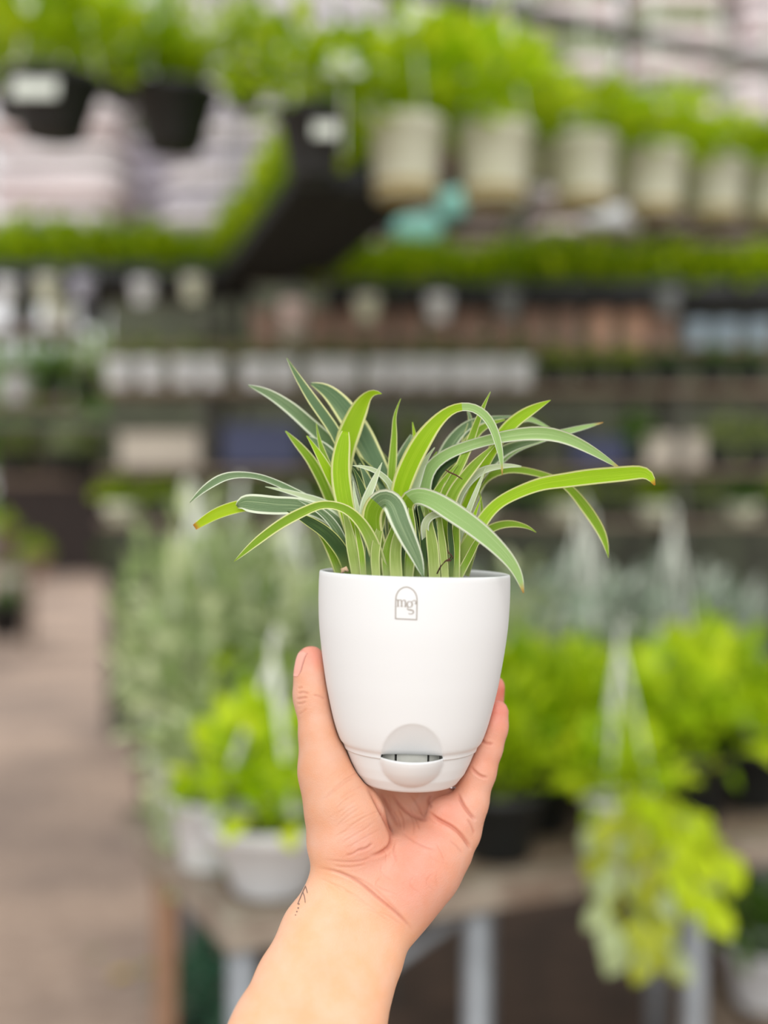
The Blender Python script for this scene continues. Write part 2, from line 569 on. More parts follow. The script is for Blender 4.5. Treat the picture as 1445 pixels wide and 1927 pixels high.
def strap_leaf(pts, wid, front='M', back='M', roll=0.0, fold=.12, switch=None, name='leaf', thick=.00035):
    """One blade. pts base to tip as (px, py, cm behind the pot axis); wid = (position 0..1, width in px) rows;
    roll turns the blade about its midrib; switch = (v, front2) shows the other face past v, where the blade turns over."""
    pw = [tuple(at(x, y, D0 + z / 100)) for x, y, z in pts]
    C = catmull(pw, 7)
    seg = np.linalg.norm(np.diff(C, axis=0), axis=1)
    s = np.concatenate([[0], np.cumsum(seg)])
    s /= s[-1]
    nn = max(16, min(46, len(C)))
    t = np.linspace(0, 1, nn)
    C = np.stack([np.interp(t, s, C[:, k]) for k in range(3)], 1)
    # soften
    for _ in range(2):
        C[1:-1] = .25 * C[:-2] + .5 * C[1:-1] + .25 * C[2:]
    wv = np.interp(t, [a for a, b in wid], [b for a, b in wid])
    for _ in range(3):
        wv[1:-1] = .25 * wv[:-2] + .5 * wv[1:-1] + .25 * wv[2:]
    rl = np.interp(t, [a for a, b in roll], [b for a, b in roll]) if isinstance(roll, list) else np.full(nn, roll)
    T = np.gradient(C, axis=0)
    T /= np.linalg.norm(T, axis=1)[:, None]
    V = C - np.array([0, 0, CAM_H])
    dist = C[:, 1].copy()
    V /= np.linalg.norm(V, axis=1)[:, None]
    S = np.cross(T, V)
    ln = np.linalg.norm(S, axis=1)
    S /= np.maximum(ln, 1e-6)[:, None]
    for i in range(1, nn):
        if np.dot(S[i], S[i - 1]) < 0 and ln[i] < .2:
            S[i] = S[i - 1]
    for _ in range(3):
        S[1:-1] = .25 * S[:-2] + .5 * S[1:-1] + .25 * S[2:]
    S -= T * (S * T).sum(1)[:, None]
    S /= np.linalg.norm(S, axis=1)[:, None]
    N0 = np.cross(S, T)
    sg = np.sign(-(N0 * V).sum(1))
    sg[sg == 0] = 1
    N0 *= sg[:, None]
    ph = np.radians(rl)
    Wd = S * np.cos(ph)[:, None] + N0 * np.sin(ph)[:, None]
    Nr = N0 * np.cos(ph)[:, None] - S * np.sin(ph)[:, None]
    wm = wv / FPX * dist / np.maximum(np.cos(ph), .45)
    us = [-1, -.8, -.45, 0, .45, .8, 1]
    nu = len(us)
    vs, uvs = [], []
    for side in (1, -1):
        for i in range(nn):
            for u in us:
                p = C[i] + Wd[i] * (u * wm[i] / 2) + Nr[i] * (fold * wm[i] * (u * u - .4) + side * thick * .5 * (1 - .7 * u * u))
                vs.append(POT_I @ Vector(p))
                uvs.append(((u + 1) / 2, t[i]))
    fs, mi = [], []
    o2 = nn * nu
    for i in range(nn - 1):
        sec = 2 if (switch and t[i] >= switch[0]) else 0
        for k in range(nu - 1):
            a, b, c, d = i * nu + k, i * nu + k + 1, (i + 1) * nu + k + 1, (i + 1) * nu + k
            fs.append((a, b, c, d)); mi.append(sec)
            fs.append((o2 + d, o2 + c, o2 + b, o2 + a)); mi.append(sec + 1)
        for k in (0, nu - 1):
            a, d = i * nu + k, (i + 1) * nu + k
            fs.append((a, d, o2 + d, o2 + a)); mi.append(sec)
    for i in (0, nn - 1):
        for k in range(nu - 1):
            a, b = i * nu + k, i * nu + k + 1
            fs.append((a, b, o2 + b, o2 + a)); mi.append(0)
    mats = [MATS[KEY[front]], MATS[KEY[back]]]
    if switch:
        mats += [MATS[KEY[switch[1]]], MATS[KEY[front]]]
    o = mesh_obj(name, vs, fs, None, plant, True, mi, mats)
    me = o.data
    ul = me.uv_layers.new(name='UVMap')
    li = np.zeros(len(me.loops), int)
    me.loops.foreach_get('vertex_index', li)
    ul.data.foreach_set('uv', np.array(uvs)[li].ravel())
    return o


STD = [(0, .55), (.25, .75), (.6, 1), (.82, .8), (.95, .35), (1, .04)]


def WV(w, prof=STD, base=None):
    r = [(a, b * w) for a, b in prof]
    if base: r[0] = (0, base)
    return r


LONG = [(0, .7), (.3, .85), (.6, 1), (.85, .72), (.96, .3), (1, .03)]
BLUNT = [(0, .6), (.4, 1), (.75, .95), (.92, .8), (1, .3)]
LEAVES = [
    # ---- left side, arching out
    ([(690, 1086, 1.0), (672, 1020, 1.0), (640, 970, 1.0), (588, 943, .8), (556, 926, .6), (518, 908, .4), (477, 895, .2), (426, 896, .1), (384, 920, 0), (357, 946, 0)],
     [(0, 20), (.3, 16), (.5, 13), (.72, 11), (.86, 17), (.95, 9), (1, 1)], 'B', 'M', 10),
    ([(684, 1086, .2), (665, 1020, .2), (645, 970, .4), (610, 946, .4), (563, 931, .4), (530, 922, .4), (499, 916, .4)], [(0, 18), (.4, 15), (.7, 12), (.9, 6), (1, 1)], 'W', 'W', 0),
    ([(672, 1086, .0), (655, 1030, -.2), (640, 990, -.3), (600, 962, -.3), (560, 952, -.4), (518, 951, -.5), (483, 948, -.5), (456, 946, -.4), (446, 953, -.3)],
     [(0, 20), (.3, 27), (.55, 30), (.72, 34), (.86, 37), (.94, 33), (.98, 20), (1, 8)], 'B', 'L', 0, .06),
    ([(676, 1086, .6), (650, 1010, .6), (600, 965, .6), (540, 948, .4), (490, 948, .2), (448, 953, .1), (404, 968, 0), (366, 992, 0)], [(0, 16), (.5, 20), (.75, 24), (.87, 22), (.96, 16), (1, 11)], 'T', 'L', 0),
    ([(720, 1088, -2.3), (702, 1025, -2.4), (679, 983, -2.5), (649, 957, -2.6), (611, 949, -2.6), (579, 959, -2.6), (531, 984, -2.6), (483, 1019, -2.6), (440, 1057, -2.6)],
     [(0, 30), (.15, 27), (.32, 20), (.45, 15), (.65, 20), (.85, 16), (.96, 7), (1, 1)], 'M', 'M', 0),
    ([(662, 1086, -1.0), (644, 1040, -1.0), (614, 1003, -1.1), (574, 977, -1.2), (540, 962, -1.2)], [(0, 26), (.4, 27), (.75, 20), (1, 2)], 'D', 'M', 0),
    ([(645, 1086, -.4), (625, 1035, -.5), (605, 1005, -.6), (585, 985, -.7)], [(0, 26), (.5, 24), (1, 4)], 'M', 'M', 0),
    ([(690, 1086, .3), (668, 1030, .2), (650, 1000, .2), (620, 970, .2), (588, 955, .3)], [(0, 24), (.6, 28), (1, 6)], 'D', 'M', 0),
    # ---- upper left
    ([(705, 1086, 1.6), (692, 1000, 2.2), (670, 920, 2.6), (640, 862, 2.8), (617, 831, 2.8), (582, 799, 2.7), (547, 768, 2.6), (505, 740, 2.5), (467, 725, 2.4)],
     [(0, 20), (.4, 26), (.62, 29), (.8, 25), (.92, 16), (.98, 8), (1, 2)], 'B', 'M', 0),
    ([(712, 1086, 1.8), (700, 1000, 2.0), (680, 920, 2.0), (656, 868, 1.9), (632, 816, 1.8), (611, 784, 1.7), (585, 748, 1.6), (560, 709, 1.5), (539, 673, 1.4)], [(0, 18), (.4, 20), (.6, 23), (.8, 20), (.93, 10), (1, 1)], 'Y', 'L', 0),
    ([(740, 1088, .5), (736, 1000, 1.2), (732, 945, 1.8), (720, 900, 2.1), (697, 852, 2.3), (672, 806, 2.4), (640, 760, 2.4), (612, 733, 2.3), (585, 722, 2.2)],
     [(0, 18), (.3, 24), (.5, 38), (.68, 46), (.82, 40), (.92, 27), (.98, 13), (1, 4)], 'Y', 'M', 0, .05),
    ([(682, 1086, .2), (662, 1010, .6), (648, 950, .8), (643, 890, .9), (650, 838, 1.0), (663, 800, 1.0), (679, 764, 1.0), (692, 744, .9), (706, 737, .7), (718, 741, .5)],
     [(0, 24), (.3, 30), (.55, 38), (.72, 44), (.86, 33), (.92, 16), (.97, 10), (1, 2)], 'L', 'Y', 0, .10),
    ([(690, 1087, -1.2), (668, 1015, -1.0), (650, 950, -.7), (642, 905, -.5), (641, 870, -.4), (645, 838, -.3), (650, 812, -.2)], [(0, 22), (.3, 30), (.6, 38), (.8, 36), (.93, 28), (1, 14)], 'L', 'M', 0, .08),
    ([(660, 1080, 1.2), (640, 990, 1.4), (618, 933, 1.5), (604, 900, 1.5), (585, 866, 1.4), (562, 838, 1.3), (537, 811, 1.2)], [(0, 16), (.4, 20), (.7, 21), (.9, 13), (1, 2)], 'M', 'M', 0),
    ([(700, 1086, .0), (672, 1000, .0), (645, 936, .0), (622, 895, .0), (603, 860, .0), (588, 836, .1), (577, 820, .1)], [(0, 20), (.4, 24), (.65, 25), (.85, 14), (1, 2)], 'L', 'M', 0),
    ([(690, 1080, 1.0), (660, 980, 1.0), (630, 900, 1.0), (612, 862, 1.0), (600, 826, 1.0), (595, 796, 1.0)], [(0, 10), (.5, 9), (.8, 12), (1, 1)], 'M', 'M', 0),
    ([(700, 1086, 1.2), (672, 980, 1.6), (648, 905, 1.8), (622, 860, 1.8), (598, 834, 1.8), (580, 822, 1.8)], [(0, 22), (.5, 36), (.75, 38), (.9, 22), (1, 4)], 'B', 'M', 0),
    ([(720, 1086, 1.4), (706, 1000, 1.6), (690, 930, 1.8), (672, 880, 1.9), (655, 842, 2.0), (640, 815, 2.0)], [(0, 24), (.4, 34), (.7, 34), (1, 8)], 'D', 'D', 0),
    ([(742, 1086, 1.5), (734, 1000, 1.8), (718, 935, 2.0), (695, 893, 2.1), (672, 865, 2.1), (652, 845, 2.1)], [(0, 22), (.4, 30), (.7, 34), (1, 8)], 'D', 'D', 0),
    ([(752, 1086, .0), (748, 990, -.2), (738, 920, -.4), (716, 892, -.5), (690, 880, -.6), (663, 876, -.6)], [(0, 12), (.5, 14), (.7, 12), (.9, 8), (1, 1)], 'W', 'L', 0),
    ([(690, 1086, -1.6), (684, 1010, -1.7), (685, 955, -1.7), (700, 914, -1.6), (712, 886, -1.5), (719, 870, -1.5)], [(0, 16), (.4, 17), (.65, 18), (.85, 12), (1, 1)], 'W', 'M', 0),
    # ---- centre
    ([(745, 1086, .6), (738, 990, .8), (737, 900, .8), (740, 850, .8), (742, 812, .8), (742, 787, .8), (748, 765, .8), (754, 750, .8)], [(0, 16), (.4, 18), (.65, 17), (.8, 11), (.9, 6), (1, 1)], 'M', 'M', 0),
    ([(765, 1086, 1.0), (772, 990, 1.2), (782, 900, 1.3), (784, 850, 1.3), (780, 820, 1.3), (776, 794, 1.3)], [(0, 14), (.4, 15), (.7, 16), (.9, 9), (1, 1)], 'L', 'M', 0),
    ([(740, 1086, 1.6), (738, 990, 1.8), (742, 915, 1.9), (755, 865, 1.9), (766, 838, 1.9), (774, 818, 1.9)], [(0, 20), (.4, 26), (.7, 30), (.9, 18), (1, 4)], 'B', 'M', 0),
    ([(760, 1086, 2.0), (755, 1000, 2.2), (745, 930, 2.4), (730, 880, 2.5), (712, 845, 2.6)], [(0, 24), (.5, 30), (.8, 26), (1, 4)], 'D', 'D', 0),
    # big blade arching up then over to the right
    ([(752, 1088, -.5), (750, 1000, -.7), (752, 930, -.9), (770, 876, -1.0), (795, 829, -1.1), (822, 793, -1.1), (850, 770, -1.2), (880, 764, -1.3), (908, 776, -1.4), (927, 802, -1.4), (938, 836, -1.4), (944, 868, -1.4), (945, 894, -1.4)],
     [(0, 22), (.2, 30), (.36, 40), (.5, 38), (.6, 24), (.68, 15), (.78, 18), (.9, 14), (.97, 6), (1, 1)], 'L', 'M', 0, .08, (.68, 'P')),
    # front drooping blade
    ([(738, 1088, -1.9), (716, 1040, -2.1), (700, 990, -2.3), (703, 956, -2.6), (722, 938, -3.0), (740, 948, -3.4), (752, 978, -3.8), (768, 1014, -4.0), (785, 1050, -4.1), (797, 1087, -4.2)],
     [(0, 26), (.2, 34), (.38, 40), (.5, 38), (.62, 42), (.78, 34), (.9, 22), (.97, 10), (1, 2)], 'M', 'M', 0, .08, (.44, 'B')),
    ([(800, 1088, -1.2), (782, 1030, -1.5), (766, 980, -1.8), (764, 945, -2.1), (784, 932, -2.5), (815, 941, -2.9), (848, 961, -3.3), (890, 990, -3.6), (929, 1023, -3.8), (959, 1055, -3.9), (976, 1083, -3.9), (985, 1116, -3.9)],
     [(0, 22), (.2, 28), (.3, 30), (.42, 33), (.55, 40), (.7, 36), (.84, 26), (.95, 14), (1, 2)], 'M', 'M', 0, .06, (.34, 'P')),
    # ---- right side
    ([(822, 1086, .2), (808, 1000, .2), (796, 930, .2), (808, 882, .1), (842, 854, .0), (890, 836, -.1), (946, 822, -.2), (1005, 815, -.2), (1052, 820, -.2), (1096, 838, -.2), (1139, 863, -.2), (1170, 884, -.2)],
     [(0, 22), (.25, 30), (.4, 22), (.55, 20), (.72, 28), (.86, 20), (.95, 10), (1, 2)], 'P', 'M', 0),
    ([(806, 1086, .6), (796, 990, .7), (800, 925, .7), (820, 884, .6), (856, 860, .6), (890, 846, .6)], [(0, 26), (.4, 40), (.7, 38), (.9, 18), (1, 3)], 'D', 'D', 0),
    ([(845, 1090, -1.3), (875, 1034, -1.3), (903, 988, -1.2), (923, 960, -1.1), (953, 937, -1.0), (1013, 912, -.8), (1062, 904, -.6), (1112, 897, -.5), (1179, 891, -.4), (1213, 888, -.4), (1225, 896, -.5), (1232, 913, -.6)],
     [(0, 30), (.2, 26), (.35, 22), (.5, 25), (.7, 31), (.88, 29), (.94, 24), (.98, 13), (1, 3)], 'L', 'W', 0, .08, (.965, 'T')),
    ([(862, 1084, .8), (868, 1010, 1.2), (885, 950, 1.4), (910, 903, 1.5), (949, 884, 1.6), (979, 884, 1.6), (1013, 891, 1.6), (1046, 902, 1.6), (1072, 919, 1.6), (1098, 950, 1.6), (1122, 984, 1.6), (1138, 1016, 1.6), (1145, 1050, 1.6)],
     [(0, 16), (.3, 16), (.5, 14), (.64, 12), (.8, 21), (.9, 18), (.97, 8), (1, 1)], 'M', 'M', 0),
    ([(860, 1086, .4), (880, 1040, .5), (905, 1008, .5), (925, 994, .5), (945, 987, .5), (968, 986, .5), (993, 992, .5), (1009, 1002, .5)], [(0, 18), (.5, 17), (.75, 14), (.9, 7), (1, 1)], 'M', 'M', 0),
    ([(815, 1086, -.3), (826, 990, -.2), (838, 925, -.2), (860, 887, -.1), (880, 843, .0), (896, 799, .0), (910, 764, .0), (923, 737, .0)], [(0, 16), (.4, 18), (.7, 17), (.88, 10), (1, 1)], 'M', 'M', 0),
    ([(842, 1086, .4), (856, 1010, .4), (870, 966, .4), (886, 930, .4), (906, 888, .4), (926, 849, .4), (948, 814, .4), (973, 789, .4), (1004, 769, .4), (1036, 753, .4)],
     [(0, 16), (.4, 18), (.6, 18), (.75, 26), (.88, 22), (.96, 10), (1, 1)], 'L', 'M', 0),
    ([(800, 1086, 1.8), (806, 980, 2.0), (818, 900, 2.1), (833, 862, 2.1), (855, 824, 2.1), (884, 798, 2.1), (922, 788, 2.0), (966, 783, 2.0)], [(0, 20), (.4, 26), (.65, 26), (.85, 14), (1, 2)], 'B', 'M', 0),
    ([(822, 1086, 1.3), (832, 990, 1.4), (848, 905, 1.5), (868, 858, 1.5), (895, 815, 1.5), (925, 796, 1.5), (950, 790, 1.5)], [(0, 24), (.5, 30), (.75, 24), (1, 3)], 'M', 'M', 0),
    ([(850, 1084, 2.2), (870, 990, 2.4), (905, 890, 2.5), (945, 820, 2.5), (985, 787, 2.5), (1013, 795, 2.4), (1045, 812, 2.3)], [(0, 12), (.6, 12), (.85, 12), (1, 2)], 'P', 'M', 0),
    ([(852, 1084, 1.6), (870, 1000, 1.8), (905, 910, 1.9), (960, 850, 2.0), (1020, 825, 2.0), (1070, 811, 2.0), (1135, 795, 2.0)], [(0, 14), (.5, 18), (.75, 15), (.92, 10), (1, 1)], 'P', 'P', 0),
    ([(838, 1086, .9), (852, 1000, 1.0), (878, 930, 1.1), (912, 880, 1.1), (946, 850, 1.1), (979, 836, 1.1), (1016, 830, 1.1)], [(0, 18), (.5, 24), (.75, 25), (.92, 14), (1, 2)], 'B', 'M', 0),
    ([(835, 1086, .1), (846, 1000, .0), (866, 930, .0), (900, 890, -.1), (930, 879, -.1), (960, 876, -.1), (981, 878, -.1)], [(0, 14), (.5, 17), (.75, 14), (.9, 10), (1, 3)], 'W', 'M', 0),
    ([(830, 1086, -.6), (836, 1000, -.7), (850, 935, -.7), (878, 893, -.7), (905, 862, -.7), (930, 838, -.7)], [(0, 20), (.5, 26), (.8, 20), (1, 4)], 'M', 'D', 0),
    ([(848, 1086, 1.2), (858, 1000, 1.3), (876, 940, 1.3), (900, 905, 1.3), (930, 868, 1.3)], [(0, 22), (.5, 26), (.8, 22), (1, 4)], 'D', 'D', 0),
    ([(856, 1088, -1.0), (868, 1040, -.9), (885, 990, -.8), (900, 950, -.7), (906, 935, -.7)], [(0, 14), (.6, 12), (1, 1)], 'L', 'M', 0),
    ([(775, 1086, 1.4), (782, 1000, 1.6), (796, 930, 1.8), (822, 880, 1.9), (850, 850, 2.0)], [(0, 24), (.5, 32), (.8, 28), (1, 5)], 'D', 'D', 0),
    ([(770, 1088, -.2), (764, 1010, -.2), (770, 960, -.1), (786, 900, .0), (803, 862, .1), (818, 842, .1)], [(0, 18), (.4, 22), (.75, 18), (1, 2)], 'W', 'M', 0),
    ([(796, 1088, .2), (800, 1000, .0), (815, 940, -.1), (840, 898, -.2), (862, 872, -.2)], [(0, 18), (.5, 20), (.8, 13), (1, 2)], 'M', 'M', 0),
    ([(812, 1088, -1.6), (802, 1020, -1.9), (800, 985, -2.1), (818, 968, -2.2), (850, 968, -2.3), (880, 977, -2.3)], [(0, 14), (.5, 16), (.8, 12), (1, 2)], 'W', 'W', 0),
    # narrow blades threading the middle of the clump
    ([(790, 1088, .4), (800, 1010, .3), (818, 955, .3), (842, 905, .2), (872, 862, .2), (905, 826, .2)], [(0, 12), (.5, 15), (.8, 12), (1, 1)], 'M', 'M', 0),
    ([(808, 1088, -.2), (818, 1010, -.3), (838, 960, -.3), (866, 915, -.4), (890, 884, -.4), (912, 862, -.4)], [(0, 9), (.5, 11), (.8, 8), (1, 1)], 'W', 'M', 0),
    ([(826, 1088, .5), (840, 1010, .5), (858, 955, .5), (884, 905, .5), (908, 868, .5)], [(0, 14), (.5, 18), (.8, 14), (1, 2)], 'D', 'D', 0),
    ([(850, 1088, -.2), (862, 1020, -.2), (880, 965, -.2), (898, 920, -.2), (914, 880, -.2)], [(0, 10), (.5, 12), (.8, 9), (1, 1)], 'W', 'M', 0),
    ([(772, 1088, .8), (778, 1000, .9), (790, 930, .9), (806, 880, .9), (822, 850, .9)], [(0, 14), (.5, 18), (.8, 14), (1, 2)], 'M', 'M', 0),
    ([(712, 1088, -.6), (700, 1010, -.6), (690, 950, -.6), (676, 905, -.5), (664, 880, -.5)], [(0, 12), (.5, 16), (.8, 14), (1, 2)], 'D', 'M', 0),
    ([(724, 1088, .2), (716, 1000, .3), (704, 940, .4), (690, 900, .5), (676, 872, .6)], [(0, 14), (.5, 24), (.8, 20), (1, 3)], 'Y', 'D', 0),
    ([(700, 1088, -.9), (690, 1020, -.9), (676, 970, -.9), (668, 935, -.8), (664, 905, -.8)], [(0, 10), (.5, 11), (.8, 8), (1, 1)], 'W', 'M', 0),
    ([(668, 1086, -.6), (650, 1030, -.7), (626, 985, -.8), (596, 957, -.8), (560, 940, -.8)], [(0, 14), (.5, 18), (.8, 13), (1, 1)], 'B', 'M', 0),
    ([(756, 1089, -1.5), (752, 1030, -1.5), (758, 985, -1.4), (752, 950, -1.3), (738, 930, -1.3)], [(0, 14), (.5, 15), (1, 2)], 'M', 'M', 0),
    ([(878, 1084, .6), (893, 1030, .7), (905, 985, .7), (906, 950, .7), (900, 915, .7)], [(0, 10), (.5, 11), (1, 1)], 'M', 'M', 0),
    ([(836, 1086, 1.9), (846, 960, 2.0), (868, 870, 2.1), (880, 820, 2.1), (886, 790, 2.1), (880, 772, 2.1)], [(0, 20), (.5, 26), (.8, 20), (1, 3)], 'Y', 'M', 0),
    # filler blades deep in the clump
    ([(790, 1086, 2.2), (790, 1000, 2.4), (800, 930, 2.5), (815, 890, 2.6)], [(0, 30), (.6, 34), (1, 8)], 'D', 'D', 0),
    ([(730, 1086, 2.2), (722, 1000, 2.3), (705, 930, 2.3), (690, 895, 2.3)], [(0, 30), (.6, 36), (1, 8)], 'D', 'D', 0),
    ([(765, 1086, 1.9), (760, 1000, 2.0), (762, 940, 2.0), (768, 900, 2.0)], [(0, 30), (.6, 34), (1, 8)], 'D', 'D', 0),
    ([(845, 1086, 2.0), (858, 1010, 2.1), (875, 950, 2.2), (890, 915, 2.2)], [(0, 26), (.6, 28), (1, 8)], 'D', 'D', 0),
    # pale sheathing leaf bases at the front of the clump
    ([(672, 1088, -2.2), (664, 1040, -2.0), (655, 990, -1.6), (648, 965, -1.4)], [(0, 20), (.5, 22), (1, 8)], 'S', 'S', 0),
    ([(684, 1088, -2.5), (680, 1040, -2.3), (672, 1000, -2.0), (668, 970, -1.8)], [(0, 12), (.5, 13), (1, 4)], 'M', 'S', 0),
    ([(708, 1089, -2.7), (706, 1040, -2.5), (716, 990, -2.2), (726, 958, -2.0)], [(0, 16), (.5, 18), (1, 6)], 'S', 'S', 0),
    ([(746, 1090, -2.9), (744, 1040, -2.6), (750, 1000, -2.3), (756, 962, -2.1)], [(0, 24), (.5, 22), (1, 6)], 'S', 'S', 0),
    ([(766, 1090, -2.6), (772, 1040, -2.3), (775, 990, -2.1), (772, 955, -2.0)], [(0, 22), (.5, 22), (1, 8)], 'M', 'M', 0),
    ([(730, 1089, -2.5), (728, 1045, -2.3), (738, 1005, -2.1), (748, 975, -2.0)], [(0, 20), (.5, 22), (1, 8)], 'M', 'M', 0),
    ([(818, 1091, -2.6), (815, 1040, -2.3), (808, 990, -2.0), (800, 950, -1.8)], [(0, 22), (.5, 22), (1, 6)], 'S', 'S', 0),
    ([(838, 1091, -2.6), (834, 1040, -2.3), (828, 990, -2.0), (826, 950, -1.7)], [(0, 14), (.5, 15), (1, 5)], 'S', 'S', 0),
    ([(848, 1091, -2.3), (850, 1040, -2.1), (846, 990, -1.9), (850, 940, -1.6)], [(0, 10), (.5, 12), (1, 4)], 'D', 'D', 0),
    ([(826, 1091, -2.5), (824, 1035, -2.2), (818, 985, -2.0), (812, 940, -1.8)], [(0, 9), (.5, 9), (1, 3)], 'D', 'D', 0),
    ([(757, 1090, -2.7), (758, 1040, -2.4), (764, 1000, -2.2), (766, 955, -2.0)], [(0, 9), (.5, 10), (1, 3)], 'D', 'D', 0),
    ([(695, 1089, -2.6), (692, 1045, -2.4), (694, 1000, -2.2), (700, 960, -1.9)], [(0, 10), (.5, 11), (1, 3)], 'D', 'D', 0),
    ([(784, 1090, -2.3), (786, 1040, -2.1), (783, 995, -1.9), (778, 955, -1.8)], [(0, 12), (.5, 12), (1, 3)], 'D', 'D', 0),
    ([(856, 1091, -2.2), (856, 1040, -2.0), (858, 990, -1.7), (862, 950, -1.4)], [(0, 20), (.5, 20), (1, 6)], 'M', 'M', 0),
    ([(860, 1091, -2.0), (884, 1045, -1.8), (900, 1015, -1.6), (922, 993, -1.4)], [(0, 16), (.5, 14), (1, 5)], 'M', 'M', 0),
    ([(796, 1090, -2.2), (798, 1040, -2.0), (796, 990, -1.9), (788, 952, -1.8)], [(0, 16), (.5, 18), (1, 6)], 'D', 'D', 0),
]
for L_ in LEAVES:
    strap_leaf(*L_)

# a dry root sprig, a bark bit at the rim and loose flecks in the soil
m_twig = mat('dry_root', (84, 50, 34), 0.9, 0.3, 400)
mb = MB()
mb.tube([POT_I @ at(x, y, D0 - .030) for x, y in ((822, 1080), (829, 1066), (838, 1056), (846, 1052), (850, 1046), (844, 1040), (842, 1034))], [.0004, .0004, .0004, .0005, .0004, .0003, .0002], 6)
mb.tube([POT_I @ at(x, y, D0 - .030) for x, y in ((838, 1056), (848, 1055), (852, 1050), (848, 1043))], [.0003, .0004, .0004, .0002], 6)
mb.build('dry_root', m_twig, plant, True)
mb = MB()
mb.tube([POT_I @ at(x, y, D0 - .02) for x, y in ((838, 884), (846, 889), (858, 894), (870, 902))], [.0003, .0004, .0004, .0002], 6)
mb.build('dry_root', m_twig, plant, True)
m_bark = mat('bark_bit', (206, 176, 142), 0.9, 0.3, 600)
mb = MB()
c = POT_I @ at(649, 1073, D0 - .030)
mb.tube([c + Vector((-.0016, 0, -.002)), c + Vector((-.0010, 0, 0)), c + Vector((.0004, 0, .0008)), c + Vector((.0016, 0, -.0006))], [.0008, .0014, .0013, .0005], 8)
mb.build('bark_chip', m_bark, plant, True)
for k in range(26):
    a, r = rng.rand() * 2 * PI, .045 * rng.rand() ** .5
    s = .0008 + .0014 * rng.rand()
    mb = MB().box((r * math.cos(a), r * math.sin(a), SOIL_Z + .0008), (s * 2.2, s, s), rng.rand() * 3, .6, rng.rand())
    mb.build('soil_crumb', m_soil if k % 3 else m_bark, plant)


# ================================================================== the hand and forearm: one continuous skin
def surface_nets(F, org, h):
    nx, ny, nz_ = F.shape
    ins = F < 0
    c = ins.astype(np.int8)
    cnt = sum(c[i:nx - 1 + i, j:ny - 1 + j, k:nz_ - 1 + k] for i in (0, 1) for j in (0, 1) for k in (0, 1))
    act = (cnt > 0) & (cnt < 8)
    I, J, K = np.nonzero(act)
    n = len(I)
    vid = np.full(act.shape, -1, np.int32)
    vid[I, J, K] = np.arange(n)
    acc = np.zeros((n, 3))
    num = np.zeros(n)
    corners = [(0, 0, 0), (1, 0, 0), (0, 1, 0), (1, 1, 0), (0, 0, 1), (1, 0, 1), (0, 1, 1), (1, 1, 1)]
    for a in range(8):
        for b in range(a + 1, 8):
            ca, cb = np.array(corners[a]), np.array(corners[b])
            if np.abs(ca - cb).sum() != 1:
                continue
            fa = F[I + ca[0], J + ca[1], K + ca[2]]
            fb = F[I + cb[0], J + cb[1], K + cb[2]]
            m = (fa < 0) != (fb < 0)
            t = np.where(m, fa / np.where(m, fa - fb, 1), 0)
            acc += np.where(m[:, None], ca + (cb - ca) * t[:, None], 0)
            num += m
    P = (acc / num[:, None] + np.stack([I, J, K], 1)) * h + np.array(org)
    quads = []
    for ax in range(3):
        sl0 = [slice(None)] * 3
        sl1 = [slice(None)] * 3
        sl0[ax] = slice(0, F.shape[ax] - 1)
        sl1[ax] = slice(1, F.shape[ax])
        A, B = ins[tuple(sl0)], ins[tuple(sl1)]
        X = np.stack(np.nonzero(A != B), 1)
        b1, b2 = (ax + 1) % 3, (ax + 2) % 3
        X = X[(X[:, b1] > 0) & (X[:, b2] > 0) & (X[:, b1] < F.shape[b1] - 1) & (X[:, b2] < F.shape[b2] - 1)]
        fl = A[X[:, 0], X[:, 1], X[:, 2]]
        def cell(d1, d2):
            Y = X.copy()
            Y[:, b1] -= d1
            Y[:, b2] -= d2
            return vid[Y[:, 0], Y[:, 1], Y[:, 2]]
        q = np.stack([cell(1, 1), cell(0, 1), cell(0, 0), cell(1, 0)], 1)
        q[~fl] = q[~fl][:, ::-1]
        quads.append(q)
    return P, np.vstack(quads)


def HP(px, py, dz):
    return np.array(at(px, py, D0 + dz / 100))


HX0, HX1, HY0, HY1, HZ0, HZ1 = -.135, .085, D0 - .165, D0 + .085, CAM_H - .375, CAM_H - .055
HS = .0015
gx = np.arange(HX0, HX1, HS, dtype=np.float32)
gy = np.arange(HY0, HY1, HS, dtype=np.float32)
gz = np.arange(HZ0, HZ1, HS, dtype=np.float32)
F = np.full((len(gx), len(gy), len(gz)), .05, np.float32)


def box_of(lo, hi, pad):
    s = []
    for g, a, b in ((gx, lo[0], hi[0]), (gy, lo[1], hi[1]), (gz, lo[2], hi[2])):
        s.append(slice(max(0, np.searchsorted(g, a - pad)), min(len(g), np.searchsorted(g, b + pad))))
    return tuple(s)


def grid(s):
    return (gx[s[0]][:, None, None], gy[s[1]][None, :, None], gz[s[2]][None, None, :])


def cone_sdf(s, a, b, ra, rb, flat=None):
    X, Y, Z = grid(s)
    ab = b - a
    L2 = max(float(ab @ ab), 1e-12)
    t = np.clip(((X - a[0]) * ab[0] + (Y - a[1]) * ab[1] + (Z - a[2]) * ab[2]) / L2, 0, 1)
    qx, qy, qz = X - (a[0] + t * ab[0]), Y - (a[1] + t * ab[1]), Z - (a[2] + t * ab[2])
    if flat is not None:
        n, k = flat
        w = (qx * n[0] + qy * n[1] + qz * n[2]) * (k - 1)
        qx, qy, qz = qx + w * n[0], qy + w * n[1], qz + w * n[2]
    return np.sqrt(qx * qx + qy * qy + qz * qz) - (ra + (rb - ra) * t)


def smin(a, b, k):
    hh = np.maximum(k - np.abs(a - b), 0) / k
    return np.minimum(a, b) - hh * hh * k * .25


